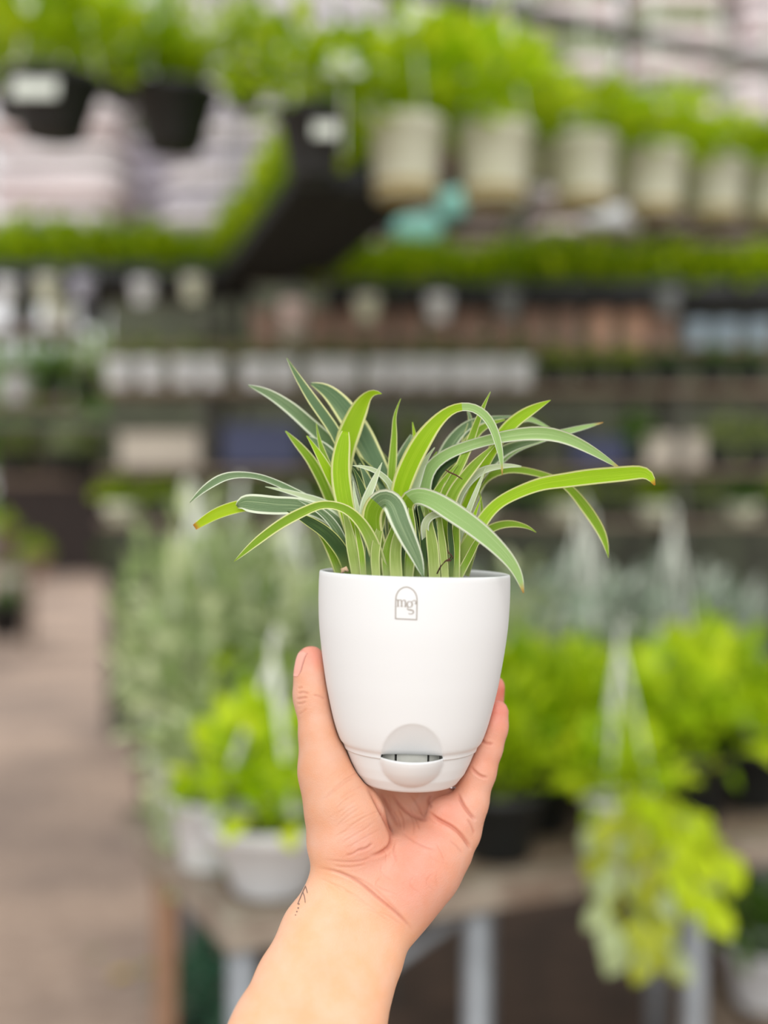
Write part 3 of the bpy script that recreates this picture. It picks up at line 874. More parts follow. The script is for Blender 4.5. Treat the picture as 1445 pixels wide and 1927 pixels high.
def chain(pts, k, target=None, flat=None):
    """Tapered limb through (px, py, cm behind pot axis, radius px); k = blend width in metres."""
    w = [(HP(x, y, z), r / FPX * (D0 + z / 100)) for x, y, z, r in pts]
    G = F if target is None else target
    if len(w) == 1:
        w = w * 2
    loc = None
    lo = np.min([p - r for p, r in w], 0)
    hi = np.max([p + r for p, r in w], 0)
    s = box_of(lo, hi, .022)
    for (a, ra), (b, rb) in zip(w[:-1], w[1:]):
        d = cone_sdf(s, a, b, ra, rb, flat)
        loc = d if loc is None else smin(loc, d, .004)
    G[s] = smin(G[s], loc, k)


# forearm and wrist
chain([(700, 1660, .4, 52), (640, 1682, -.9, 62), (596, 1755, -2.0, 66), (552, 1848, -3.4, 70), (512, 1930, -4.8, 74), (420, 2110, -8.0, 82), (300, 2330, -12.0, 90)], .02)
chain([(735, 1680, -.2, 58), (716, 1742, -1.0, 59), (697, 1800, -1.9, 60), (660, 1925, -4.2, 65), (590, 2110, -7.6, 74), (480, 2330, -11.6, 84)], .03)
# palm slab: carpals to knuckles
chain([(690, 1655, .2, 56), (705, 1585, 2.2, 44), (712, 1500, 3.6, 36)], .012)
chain([(715, 1655, .3, 56), (748, 1585, 2.2, 44), (764, 1505, 3.6, 34)], .012)
chain([(740, 1660, .2, 56), (795, 1590, 1.4, 42), (822, 1520, 2.4, 34)], .012)
chain([(752, 1690, -.4, 54), (800, 1640, -.2, 55), (842, 1590, .3, 46), (866, 1550, .6, 35)], .014)       # outer edge of the palm
chain([(760, 1665, -.7, 50), (800, 1625, -.6, 48)], .02)
# thumb: ball, shaft, knuckle, tip
chain([(672, 1640, -.6, 62), (646, 1585, -.9, 66), (636, 1520, -.7, 62), (618, 1452, -.1, 50)], .009)
chain([(688, 1578, -1.1, 44), (680, 1535, -1.1, 42), (655, 1490, -.7, 40)], .008)
# pads where the fingers fold off the palm
chain([(836, 1530, .15, 33), (862, 1550, .05, 33), (876, 1572, .1, 26)], .0035)
# knuckle side of the thumb
T_ = np.full_like(F, .05)
chain([(618, 1452, -.1, 50), (604, 1385, .3, 40), (593, 1320, .7, 36.5), (590, 1302, .8, 36), (588, 1268, .9, 32.5), (585, 1243, 1.0, 28)], .006, T_)
F = smin(F, T_, .010)
# little finger
T_[:] = .05
chain([(868, 1558, .5, 33), (884, 1512, .4, 33), (902, 1452, .5, 30), (917, 1408, .6, 27), (928, 1370, .7, 26), (934, 1340, .8, 23.5)], .004, T_)
F = smin(F, T_, .006)
# ring finger, behind it and behind the pot
T_[:] = .05
chain([(826, 1522, 2.2, 34), (868, 1440, 2.9, 32), (900, 1370, 2.9, 29), (919, 1320, 2.7, 26), (928, 1293, 2.5, 23)], .004, T_)
F = smin(F, T_, .004)
# middle and index finger curl up the back of the pot
T_[:] = .05
chain([(770, 1512, 3.3, 34), (800, 1440, 4.9, 32), (845, 1360, 5.4, 29), (880, 1300, 5.2, 26), (893, 1272, 5.0, 23)], .004, T_)
F = smin(F, T_, .004)
T_[:] = .05
chain([(712, 1505, 3.3, 34), (722, 1430, 5.0, 32), (748, 1345, 5.9, 29), (768, 1280, 5.9, 26), (776, 1250, 5.8, 23)], .004, T_)
F = smin(F, T_, .004)
# the flesh gives way to the pot
s = box_of((POT_X - .052, D0 - .052, POT_Z), (POT_X + .052, D0 + .052, POT_Z + .11), .01)
X, Y, Z = grid(s)
c_, s_ = math.cos(POT_TILT), math.sin(POT_TILT)
lx = (X - POT_X) * c_ - (Z - POT_Z) * s_
lz = (X - POT_X) * s_ + (Z - POT_Z) * c_
ly = Y - D0
zz = np.concatenate([[a for a, b in SAU_S[:-2]], [a for a, b in PROF_S]])
rr = np.concatenate([[b for a, b in SAU_S[:-2]], [b for a, b in PROF_S]])
od = np.argsort(zz)
R = np.interp(lz, zz[od], rr[od]).astype(np.float32)
dp = np.maximum(np.sqrt(lx * lx + ly * ly) - R, -lz)
cut = .0003 - dp
hh = np.maximum(.003 - np.abs(F[s] - cut), 0) / .003
F[s] = np.maximum(F[s], cut) + hh * hh * .003 * .25
P, Q = surface_nets(F, (HX0, HY0, HZ0), HS)
del F, T_
me = bpy.data.meshes.new('coarse_skin')
me.from_pydata(P.tolist(), [], Q.tolist())
me.update()
tmp = bpy.data.objects.new('coarse_skin', me)
COL.objects.link(tmp)
md = tmp.modifiers.new('smooth', 'SMOOTH')
md.factor = .5
md.iterations = 4
md = tmp.modifiers.new('sub', 'SUBSURF')
md.levels = md.render_levels = 2
dg = bpy.context.evaluated_depsgraph_get()
skin = bpy.data.meshes.new_from_object(tmp.evaluated_get(dg))
skin.name = 'arm_and_hand'
bpy.data.objects.remove(tmp)
bpy.data.meshes.remove(me)
nv = len(skin.vertices)
V_ = np.zeros(nv * 3)
skin.vertices.foreach_get('co', V_)
V_ = V_.reshape(-1, 3)
N_ = np.zeros(nv * 3)
skin.vertices.foreach_get('normal', N_)
N_ = N_.reshape(-1, 3)
U_ = IW / 2 + V_[:, 0] / V_[:, 1] * FPX
W_ = IH / 2 - (V_[:, 2] - CAM_H) / V_[:, 1] * FPX
vd = V_ - np.array([0, 0, CAM_H])
vd /= np.linalg.norm(vd, axis=1)[:, None]
facing = np.clip(-(N_ * vd).sum(1) * 2.2, 0, 1)
dep = V_[:, 1]


def seg_dist(pl):
    best = np.full(nv, 1e9)
    along = np.zeros(nv)
    n = len(pl) - 1
    for i in range(n):
        a, b = pl[i][:2], pl[i + 1][:2]
        abx, aby = b[0] - a[0], b[1] - a[1]
        t = np.clip(((U_ - a[0]) * abx + (W_ - a[1]) * aby) / (abx * abx + aby * aby + 1e-9), 0, 1)
        d = np.hypot(U_ - a[0] - t * abx, W_ - a[1] - t * aby)
        m = d < best
        best[m] = d[m]
        along[m] = (i + t[m]) / n
    return best, along


disp = np.zeros(nv)
red = np.zeros(nv)
# folds and lines of the palm: (line through px, py; depth in mm; half width px)
CREASES = [
    ([(690, 1478), (708, 1510), (726, 1545), (737, 1572), (733, 1592), (715, 1606), (695, 1612)], 1.5, 7),      # line round the ball of the thumb
    ([(804, 1526), (822, 1541), (848, 1555), (866, 1570), (880, 1588), (886, 1600)], 1.3, 5),                       # upper palm line
    ([(738, 1492), (752, 1515), (770, 1530), (790, 1540), (806, 1544)], .9, 6),
    ([(716, 1490), (728, 1515), (742, 1540), (752, 1562)], .7, 5),
    ([(859, 1490), (870, 1513), (884, 1532), (896, 1545)], 1.2, 4.5),                                               # little finger root
    ([(878, 1540), (888, 1556), (893, 1572)], .5, 3),
    ([(884, 1441), (894, 1453), (906, 1461), (919, 1465)], .7, 4), ([(889, 1447), (903, 1460), (917, 1462)], .3, 2.5),
    ([(903, 1391), (914, 1398), (929, 1401)], .7, 4),
    ([(596, 1632), (640, 1643), (676, 1660), (712, 1690), (750, 1722), (778, 1752)], .8, 5),                        # wrist fold
    ([(655, 1646), (690, 1662), (725, 1692), (760, 1726)], .3, 4),
    ([(672, 1603), (690, 1596), (702, 1586)], .6, 4), ([(650, 1610), (664, 1607), (685, 1594)], .4, 3),
    ([(600, 1508), (640, 1480), (668, 1460)], .2, 3),
    ([(640, 1590), (660, 1576), (690, 1558), (706, 1545)], .2, 2), ([(634, 1576), (660, 1556), (694, 1534)], .16, 2),
    ([(630, 1558), (655, 1536), (684, 1515)], .16, 2), ([(628, 1540), (650, 1520), (676, 1500)], .12, 2),
    ([(624, 1520), (645, 1500), (664, 1484)], .12, 2), ([(650, 1600), (680, 1580), (718, 1560)], .18, 2),
    ([(560, 1306), (570, 1303), (582, 1306)], .5, 2.6), ([(557, 1316), (568, 1314), (580, 1312)], .5, 2.6), ([(558, 1325), (568, 1324), (576, 1320)], .4, 2.6),
    ([(560, 1296), (570, 1293)], .35, 2.6), ([(588, 1308), (602, 1311), (614, 1316)], .35, 3),
    ([(562, 1345), (570, 1340), (578, 1333)], .25, 2.5),
    ([(752, 1562), (775, 1580), (798, 1592), (826, 1600)], .3, 4), ([(745, 1575), (742, 1600), (745, 1625)], .3, 4),
    ([(700, 1612), (680, 1620), (650, 1622), (610, 1618)], .3, 3), ([(690, 1626), (660, 1632), (625, 1630)], .25, 3),
    ([(845, 1580), (860, 1592), (872, 1608)], .3, 3.5), ([(812, 1522), (806, 1506), (812, 1494)], .8, 5),
]
rw = random.Random(4)
for k in range(24):
    t = (k + rw.uniform(-.6, .6)) / 23
    x0, y0 = 606 + 40 * t + rw.uniform(-14, 22), 1465 + 142 * t
    ln = rw.uniform(22, 74)
    sl = -.82 + .35 * t + rw.uniform(-.16, .16)
    CREASES.append(([(x0, y0), (x0 + ln * .5, y0 + ln * .5 * sl - 3), (x0 + ln, y0 + ln * sl)], rw.uniform(.05, .16), 1.0))
for k in range(9):
    x0, y0 = 716 + rw.uniform(0, 60), 1492 + rw.uniform(0, 40)
    CREASES.append(([(x0, y0), (x0 + rw.uniform(4, 14), y0 + 22), (x0 + rw.uniform(8, 26), y0 + 46)], rw.uniform(.25, .5), 2))
for k in range(9):
    x0, y0 = 715 + rw.uniform(0, 120), 1575 + rw.uniform(0, 80)
    CREASES.append(([(x0, y0), (x0 + rw.uniform(-16, 16), y0 + 20), (x0 + rw.uniform(-30, 30), y0 + 38)], rw.uniform(.10, .2), 1.6))
for k in range(6):
    x0, y0 = 600 + 22 * k, 1650 + 14 * k + rw.uniform(-5, 5)
    CREASES.append(([(x0, y0), (x0 + 22, y0 + 9), (x0 + 46, y0 + 26)], .14, 1.6))
for pl, dmm, hw in CREASES:
    hw = 1.5 + hw * .32
    dmm *= .8
    S_ = catmull(pl, 6) if len(pl) > 2 else np.array(pl, float)
    d, al = seg_dist(S_)
    fade = np.clip(np.minimum(al, 1 - al) * 5, 0, 1)
    g = np.exp(-(d / hw) ** 2)
    g2 = np.exp(-((d - hw * 1.9) / (hw * 1.1)) ** 2)
    disp += (-g + .18 * g2) * dmm * .001 * fade
    red = np.maximum(red, np.exp(-(d / (hw * .9)) ** 2) * fade * min(1, dmm * 1.6))
disp *= facing
V_ += N_ * disp[:, None]
skin.vertices.foreach_set('co', V_.ravel())


# skin tone: palm and fingertips pinker than the wrist and forearm
def blob(px, py, r):
    return np.exp(-(((U_ - px) ** 2 + (W_ - py) ** 2) / (r * r)))


tone_arm = np.array(lin(232, 178, 143)[:3])
tone_palm = np.array(lin(220, 166, 140)[:3])
tone_pink = np.array(lin(220, 136, 118)[:3])
tone_thumb = np.array(lin(210, 158, 128)[:3])
tone_fold_shade = np.array(lin(172, 92, 74)[:3])  # reddish fold skin, darkened to paint crease shade into the colour
wz = 1 / (1 + np.exp((W_ - (1640 + (U_ - 640) * .78)) / 14))          # hand side of the wrist fold
c = tone_arm[None] * (1 - wz[:, None]) + tone_palm[None] * wz[:, None]


def tint(c, col, f):
    f = np.clip(f, 0, 1)[:, None]
    return c * (1 - f) + col[None] * f


c = tint(c, tone_thumb, (blob(600, 1400, 90) + blob(600, 1520, 80)) * .8)
c = tint(c, tone_pink, blob(936, 1330, 46) + blob(938, 1285, 30) + .7 * blob(590, 1232, 30) + .5 * blob(850, 1530, 44) + .45 * blob(765, 1665, 70) + .35 * blob(800, 1600, 60) + .3 * blob(680, 1600, 40) + .35 * blob(905, 1430, 50))
c = tint(c, tone_fold_shade, red * .48)
ca = skin.attributes.new('skin_tone', 'FLOAT_COLOR', 'POINT')
ca.data.foreach_set('color', np.concatenate([c, np.ones((nv, 1))], 1).ravel())
skin.polygons.foreach_set('use_smooth', [True] * len(skin.polygons))
m_skin, nt, p = new_mat('skin')
a_ = nt.nodes.new('ShaderNodeAttribute')
a_.attribute_name = 'skin_tone'
tc = nt.nodes.new('ShaderNodeTexCoord')
n1 = nt.nodes.new('ShaderNodeTexNoise')
n1.inputs['Scale'].default_value = 90
n1.inputs['Detail'].default_value = 5
nt.links.new(tc.outputs['Object'], n1.inputs['Vector'])
hsv = nt.nodes.new('ShaderNodeHueSaturation')
mr = nt.nodes.new('ShaderNodeMapRange')
mr.inputs[1].default_value, mr.inputs[2].default_value, mr.inputs[3].default_value, mr.inputs[4].default_value = .3, .7, .93, 1.07
nt.links.new(n1.outputs['Fac'], mr.inputs[0])
nt.links.new(mr.outputs[0], hsv.inputs['Saturation'])
nt.links.new(a_.outputs['Color'], hsv.inputs['Color'])
nt.links.new(hsv.outputs[0], p.inputs['Base Color'])
p.inputs['Roughness'].default_value = .48
p.inputs['Specular IOR Level'].default_value = .35
p.inputs['Subsurface Weight'].default_value = .12
p.inputs['Subsurface Radius'].default_value = (.004, .0015, .0008)
vo = nt.nodes.new('ShaderNodeTexVoronoi')
vo.inputs['Scale'].default_value = 1500
nt.links.new(tc.outputs['Object'], vo.inputs['Vector'])
n2 = nt.nodes.new('ShaderNodeTexNoise')
n2.inputs['Scale'].default_value = 420
n2.inputs['Detail'].default_value = 6
nt.links.new(tc.outputs['Object'], n2.inputs['Vector'])
ad = nt.nodes.new('ShaderNodeMath')
nt.links.new(vo.outputs[0], ad.inputs[0])
nt.links.new(n2.outputs['Fac'], ad.inputs[1])
bp = nt.nodes.new('ShaderNodeBump')
bp.inputs['Strength'].default_value = .18
bp.inputs['Distance'].default_value = .0006
nt.links.new(ad.outputs[0], bp.inputs['Height'])
nt.links.new(bp.outputs[0], p.inputs['Normal'])
skin.materials.clear()
skin.materials.append(m_skin)
person = link(bpy.data.objects.new('person', skin))
tag(person, 'bare forearm and upturned left hand cupping the white pot, small ink tattoo at the wrist', 'person')
bpy.context.view_layer.update()
skin_bvh = bvh_of(person)

# thumbnail seen from the side
m_nail = mat('nail', (232, 164, 146), .3)
cen = HP(585, 1243, 1.0)
tipd = np.array(at(583, 1215, D0 + .010)) - np.array(at(587, 1262, D0 + .009))
tipd /= np.linalg.norm(tipd)
outd = np.array([-.86, -.50, .05])
outd -= tipd * (outd @ tipd)
outd /= np.linalg.norm(outd)
sd = np.cross(tipd, outd)
mb = MB()
rows = []
for i in range(9):
    t = -1 + 2 * i / 8
    for j in range(9):
        u = -1 + 2 * j / 8
        hw = 1 - .10 * max(0, t) ** 3 - (.35 * max(0, -t - .6) / .4)
        org = cen + tipd * (-.0006 + t * .0066) + sd * (u * .0052 * hw) + outd * .03
        loc, nor, _, _ = skin_bvh.ray_cast(Vector(org), Vector(-outd))
        if loc is None:
            loc, nor = Vector(org - outd * .025), Vector(outd)
        rows.append(loc + Vector(outd) * (.0003 * (1 - .5 * u * u)))
top = rows
bot = [r - Vector(outd) * .0012 for r in rows]
fs = []
for i in range(8):
    for j in range(8):
        a = i * 9 + j
        fs.append((a, a + 1, a + 10, a + 9))
        fs.append((81 + a + 9, 81 + a + 10, 81 + a + 1, 81 + a))
per = [j for j in range(9)] + [i * 9 + 8 for i in range(1, 9)] + [72 + j for j in range(7, -1, -1)] + [i * 9 for i in range(7, 0, -1)]
for a, b in zip(per, per[1:] + per[:1]):
    fs.append((a, b, 81 + b, 81 + a))
nail = mesh_obj('thumbnail', top + bot, fs, m_nail, person, True)
nail['label'] = 'pink thumbnail'

# wrist tattoo: fine arrow-like strokes and dots
m_tat = mat('tattoo_ink', (128, 104, 92), .6)
tat = [[(575, 1668, 1.6), (571, 1676, 1.6), (565, 1690, 1.6), (560, 1702, 1.4)], [(574.5, 1667, 1.5), (577, 1674, 1.5), (578.5, 1681, 1.3)],
       [(570, 1679, 1.5), (573, 1688, 1.5), (574.5, 1699, 1.3)], [(563, 1700, 2.0), (562.5, 1703, 2.0)], [(561.5, 1707.5, 2.6), (561, 1710.5, 2.6)], [(559, 1714.5, 2.4), (558.5, 1717, 2.4)], [(556.5, 1721, 2.0), (556, 1723, 2.0)]]
o = decal('tattoo', tat, skin_bvh, m_tat, person, Matrix.Identity(4), .00015)
o['label'] = 'small inked arrow tattoo at the wrist'

# silver ring, a sliver of it showing under the pot beside the little finger
m_silver = mat('silver', (206, 206, 208), .2, metal=1.0)
rc, rd = HP(846, 1484, 2.55), HP(868, 1440, 2.9) - HP(826, 1522, 2.2)
rd = Vector(rd).normalized()
ra_ = rd.cross(Vector((0, 1, 0))).normalized()
rb_ = rd.cross(ra_)
vs, fs = [], []
nR, nr_ = 40, 8
for i in range(nR):
    a = 2 * PI * i / nR
    dirv = ra_ * math.cos(a) + rb_ * math.sin(a)
    for j in range(nr_):
        b = 2 * PI * j / nr_
        vs.append(Vector(rc) + dirv * (.0096 + .0008 * math.cos(b)) + rd * (.0013 * math.sin(b)))
for i in range(nR):
    for j in range(nr_):
        fs.append((i * nr_ + j, ((i + 1) % nR) * nr_ + j, ((i + 1) % nR) * nr_ + (j + 1) % nr_, i * nr_ + (j + 1) % nr_))
ring = mesh_obj('finger_ring', vs, fs, m_silver, None, True)
tag(ring, 'thin silver ring worn on the ring finger under the pot', 'ring')


# ================================================================== background: the nursery's benches, racks and hanging plants
ORD = ['first', 'second', 'third', 'fourth', 'fifth', 'sixth', 'seventh', 'eighth', 'ninth', 'tenth', 'eleventh', 'twelfth', 'thirteenth', 'fourteenth', 'fifteenth', 'sixteenth']
leaf_mat('lime_leaf', (154, 194, 0), (218, 234, 50), .45)
leaf_mat('green_leaf', (116, 154, 0), (190, 212, 28), .45)
leaf_mat('olive_leaf', (96, 120, 40), (156, 168, 98), .35)
leaf_mat('deep_leaf', (58, 96, 30), (106, 142, 50), .3)
leaf_mat('pale_leaf', (132, 156, 92), (214, 222, 178), .3)
leaf_mat('silver_leaf', (120, 142, 118), (206, 212, 200), .3)
leaf_mat('yellow_leaf', (156, 176, 20), (204, 206, 84), .4)
leaf_mat('teal_leaf', (44, 92, 70), (96, 140, 110), .3)
m_bpot = mat('black_pot', (24, 27, 27), .5, .2, 20)
m_wpot = mat('white_pot', (220, 222, 224), .5, .1, 12)
m_cpot = mat('cream_pot', (214, 216, 196), .55, .25, 9, rgb2=(204, 206, 180))
m_soilb = mat('old_soil', (52, 40, 30), .95, .3, 60)
m_strap = mat('white_strap', (214, 218, 206), .5, .05, 40)
m_galv = mat('galvanised_pipe', (142, 146, 150), .5, .2, 30, metal=.3)
m_rust = mat('rusty_rail', (150, 140, 126), .7, .5, 14, rgb2=(112, 94, 80))
m_wood = mat('weathered_wood', (132, 114, 96), .85, .3, 18)
m_post = mat('dark_post', (74, 72, 64), .8, .2, 10)
m_dark = mat('dark_board', (22, 22, 20), .8, .2, 10)


def add_leaf(mb, p, d, n, L, w, bend=.25, tint=.5):
    p, d, n = Vector(p), Vector(d).normalized(), Vector(n)
    n = n - d * n.dot(d)
    n = n.normalized() if n.length > 1e-4 else Vector((0, 0, 1))
    s = d.cross(n)
    q = lambda t, u: p + d * (L * t) + s * (u * w / 2) - n * (bend * L * t * t) + n * (.1 * w * abs(u))
    vs = [q(0, 0), q(.35, -1), q(.35, 1), q(.4, 0), q(.7, -.8), q(.7, .8), q(.75, 0), q(1, 0)]
    mb.add(vs, [(0, 3, 1), (0, 2, 3), (1, 3, 6, 4), (3, 2, 5, 6), (4, 6, 7), (6, 5, 7)], tint)


def rv(r):
    return Vector((r.gauss(0, 1), r.gauss(0, 1), r.gauss(0, 1))).normalized()


def bush(n, R, h, L, w, seed, up=.5):
    """Rounded bush of broad leaves above z = 0, with a little stalk."""
    r = random.Random(seed)
    mb = MB()
    for _ in range(n):
        d = rv(r)
        d.z = abs(d.z) if r.random() < .8 else d.z * .4
        k = r.random() ** .45
        p = Vector((d.x * R * k, d.y * R * k, .25 * h + d.z * h * .75 * k))
        dd = (d + Vector((0, 0, up)) + rv(r) * .7).normalized()
        add_leaf(mb, p, dd, Vector((0, 0, 1)) + rv(r) * .6, L * r.uniform(.6, 1.15), w * r.uniform(.7, 1.2), .3, r.random())
    for k in range(6):
        a = k * 1.05
        mb.tube([(0, 0, -.01), (R * .3 * math.cos(a), R * .3 * math.sin(a), h * .3), (R * .6 * math.cos(a), R * .6 * math.sin(a), h * .6)], .003, 4)
    return mb


def tuft(n, R, h, w, seed, droop=.6):
    """Strappy blades rising from a centre and arching over."""
    r = random.Random(seed)
    mb = MB()
    for _ in range(n):
        a = r.random() * 2 * PI
        rr, hh = R * r.uniform(.3, 1.05), h * r.uniform(.55, 1.05)
        ww = w * r.uniform(.7, 1.2)
        dx, dy = math.cos(a), math.sin(a)
        dp = droop * r.uniform(.2, 1)
        vs, fs = [], []
        for i in range(6):
            t = i / 5
            x = rr * t ** 1.2
            z = hh * (t * 1.5 - t * t * (.5 + dp))
            k = ww * (1 - t * t) * .5 + .0006
            vs += [(dx * x - dy * k + .02 * R * dx, dy * x + dx * k, z), (dx * x + dy * k + .02 * R * dx, dy * x - dx * k, z)]
        for i in range(5):
            fs.append((2 * i, 2 * i + 1, 2 * i + 3, 2 * i + 2))
        mb.add(vs, fs, r.random())
    return mb


def trail(ns, R, length, L, w, seed, a0=0, a1=2 * PI, top=.05):
    """Strands of leaves that spill over the pot's edge and hang."""
    r = random.Random(seed)
    mb = MB()
    for _ in range(ns):
        a = a0 + (a1 - a0) * r.random()
        ln = length * r.uniform(.4, 1)
        pts = [Vector((0, 0, 0)), Vector((math.cos(a) * R * .6, math.sin(a) * R * .6, top)), Vector((math.cos(a) * R * 1.05, math.sin(a) * R * 1.05, 0))]
        rr = R * r.uniform(1.05, 1.25)
        k = max(3, int(ln / .05))
        for i in range(1, k + 1):
            pts.append(Vector((math.cos(a) * rr + r.uniform(-.012, .012), math.sin(a) * rr + r.uniform(-.012, .012), -ln * i / k)))
        mb.tube(pts, .0022, 4, False)
        C = catmull([tuple(p) for p in pts], 3)
        for p in C[2:]:
            d = Vector((math.cos(a), math.sin(a), 0)) * .4 + rv(r) * .8 + Vector((0, 0, -.3))
            add_leaf(mb, p, d, Vector((math.cos(a), math.sin(a), .4)) + rv(r) * .3, L * r.uniform(.6, 1.1), w * r.uniform(.7, 1.1), .25, r.random())
    return mb


MESH = {}


def proto(name, maker, m):
    o = maker.build(name, MATS[m], None, False, True)
    MESH[name] = o.data
    bpy.data.objects.remove(o)


proto('lime_bush', bush(190, .17, .24, .075, .045, 1), 'lime_leaf')
proto('lime_bush_b', bush(190, .17, .24, .085, .05, 2), 'lime_leaf')
proto('green_bush', bush(190, .17, .22, .07, .035, 3), 'green_leaf')
proto('green_bush_b', bush(190, .17, .22, .08, .032, 4), 'green_leaf')
proto('olive_bush', bush(170, .17, .2, .07, .03, 5), 'olive_leaf')
proto('deep_bush', bush(170, .17, .22, .07, .04, 6), 'deep_leaf')
proto('teal_bush', bush(150, .15, .2, .06, .035, 7), 'teal_leaf')
proto('pale_tuft', tuft(150, .24, .26, .02, 8, 1.0), 'pale_leaf')
proto('silver_tuft', tuft(150, .22, .3, .02, 9, .8), 'silver_leaf')
proto('green_tuft', tuft(150, .2, .24, .018, 10, .8), 'green_leaf')
proto('pale_bush', bush(220, .18, .26, .055, .03, 11), 'pale_leaf')
proto('silver_bush', bush(220, .18, .26, .06, .028, 12), 'silver_leaf')
proto('seedlings', bush(90, .10, .09, .045, .022, 13, 1.0), 'green_leaf')
proto('seedlings_b', bush(90, .10, .09, .045, .022, 14, 1.0), 'green_leaf')
proto('olive_seedlings', bush(90, .10, .09, .045, .022, 15, 1.0), 'olive_leaf')
proto('pale_trail', trail(34, .11, .42, .04, .026, 16), 'pale_leaf')
proto('silver_trail', trail(26, .11, .34, .04, .024, 17), 'silver_leaf')


def pot_mesh(key, rt, rb, h, rim=.006, n=28):
    if key in MESH:
        return MESH[key]
    mb = MB().lathe([(.0005, 0), (rb * .92, 0), (rb, .006), (rt - .002, h - .022), (rt + rim * .6, h - .020), (rt + rim, h - .002), (rt + rim * .5, h), (rt - .004, h - .002), (rb * .95, h * .45), (.0005, h * .45)], n)
    o = mb.build(key, m_bpot, None, True)
    MESH[key] = o.data
    bpy.data.objects.remove(o)
    return MESH[key]


def part(name, me, parent, loc=(0, 0, 0), rz=0.0, sc=1.0, m=None):
    o = bpy.data.objects.new(name, me)
    link(o, parent)
    o.location = loc
    o.rotation_euler = (0, 0, rz)
    o.scale = (sc, sc, sc) if not isinstance(sc, tuple) else sc
    if m is not None:
        o.material_slots[0].link = 'OBJECT'
        o.material_slots[0].material = m
    return o


RND = random.Random(21)


def potted(name, loc, rt, rb, h, pm, fol, fs, label, cat, group=None, hanger=None, extra=None, fz=None, kind='pot'):
    """Potted plant: pot, soil, foliage, and three straps to a hook when it is a hanging basket."""
    t = empty(name, loc, RND.random() * 6)
    part(kind, pot_mesh('pot_%d_%d_%d' % (rt * 1000, rb * 1000, h * 1000), rt, rb, h), t, m=pm)
    key = 'soil_%d' % (rt * 1000)
    if key not in MESH:
        o = MB().lathe([(.0005, 0), (rt * .5, .004), (rt * .95, 0), (rt * .9, -.004), (.0005, -.004)], 20).build(key, m_soilb)
        MESH[key] = o.data
        bpy.data.objects.remove(o)
    part('soil', MESH[key], t, (0, 0, h * .86))
    if fol:
        part('foliage', MESH[fol], t, (0, 0, h * .82 if fz is None else fz), RND.random() * 6, fs)
    if extra:
        part('trailing_strands', MESH[extra[0]], t, (0, 0, h), RND.random() * 6, extra[1])
    if hanger:
        hz, wd = hanger
        for k in range(3):
            a = 2 * PI * k / 3
            MB().tube([(rt * math.cos(a), rt * math.sin(a), h - .01), (.35 * rt * math.cos(a), .35 * rt * math.sin(a), h + hz * .65), (0, 0, h + hz)], wd, 6).build('strap', m_strap, t)
        MB().tube([(0, 0, h + hz - .01), (0, 0, h + hz + .03), (.012, 0, h + hz + .05), (.02, 0, h + hz + .035)], wd * .9, 6).build('hook', m_strap, t)
    tag(t, label, cat, group)
    return t


# ------------------------------------------------------------------ near bench (galvanised pipe legs, worn rails, slatted top)
BA = math.radians(25)
BU, BV = Vector((math.cos(BA), math.sin(BA), 0)), Vector((-math.sin(BA), math.cos(BA), 0))
BC = Vector((-.226, 1.70, 0))
BZ = .85
BLEN, BDEP = 1.35, .72


def bench_pt(u, v, z):
    return BC + BU * u + BV * v + Vector((0, 0, z))


bench = empty('bench', bench_pt(BLEN / 2, BDEP / 2, 0), BA)
tag(bench, 'near plant bench with pipe legs and worn beige rails, under the lime foliage', 'bench')
for y, L_ in ((-BDEP / 2 + .02, BLEN), (BDEP / 2 - .02, BLEN)):
    MB().box((0, y, BZ - .02), (L_, .04, .045)).build('rail', m_rust, bench)
for x in (-BLEN / 2 + .02, BLEN / 2 - .02):
    MB().box((x, 0, BZ - .02), (.04, BDEP - .08, .045)).build('rail', m_rust, bench)
for u, y in ((.03, -1), (.43, -1), (.876, -1), (1.31, -1), (.5, 1), (1.31, 1)):
    if 1:
        y = y * (BDEP / 2 - .03)
        MB().tube([(u - BLEN / 2, y, 0), (u - BLEN / 2, y, BZ - .043)], .0225, 14).build('leg', m_galv, bench, True)
for i in range(7):
    y = -BDEP / 2 + .075 + i * .095
    MB().box((0, y, BZ - .012), (BLEN - .085, .07, .016)).build('slat', m_wood, bench)
for y in (-BDEP / 2 + .03,):
    MB().tube([(-BLEN / 2 + .03, y, .62), (.43 - BLEN / 2 - .02, y, BZ - .05)], .010, 8).build('brace', m_galv, bench, True)


def on_bench(px, v):
    """Bench-top point on the line v metres behind the front edge, under picture column px."""
    k = (px - IW / 2) / FPX
    b = BC + BV * v
    u = (k * b.y - b.x) / (BU.x - k * BU.y)
    return bench_pt(u, v, BZ - .003)


# plants on the near bench
potted('hanging_basket', on_bench(512, .13), .098, .062, .115, m_wpot, 'lime_bush', (.82, .82, .8), 'white bowl of lime leaves with white straps, left of the wrist', 'hanging basket', 'baskets set down on the near bench', (.25, .006))
potted('hanging_basket', on_bench(478, .30), .07, .05, .12, m_wpot, 'lime_bush_b', (.6, .6, .7), 'white bowl of lime leaves behind the strapped lime bowl at the bench corner', 'hanging basket', 'baskets set down on the near bench')
potted('hanging_basket', on_bench(398, .29), .068, .05, .12, m_wpot, 'pale_bush', (.6, .6, .7), 'pale trailing basket nearest the bench corner, left of the lime bowls', 'hanging basket', 'baskets set down on the near bench', None, ('pale_trail', .34))
potted('hanging_basket', on_bench(480, .47), .085, .06, .13, m_wpot, 'green_bush', (.9, .9, 1.0), 'mid green bush behind the white lime bowl, left of the thumb', 'hanging basket', 'baskets set down on the near bench')
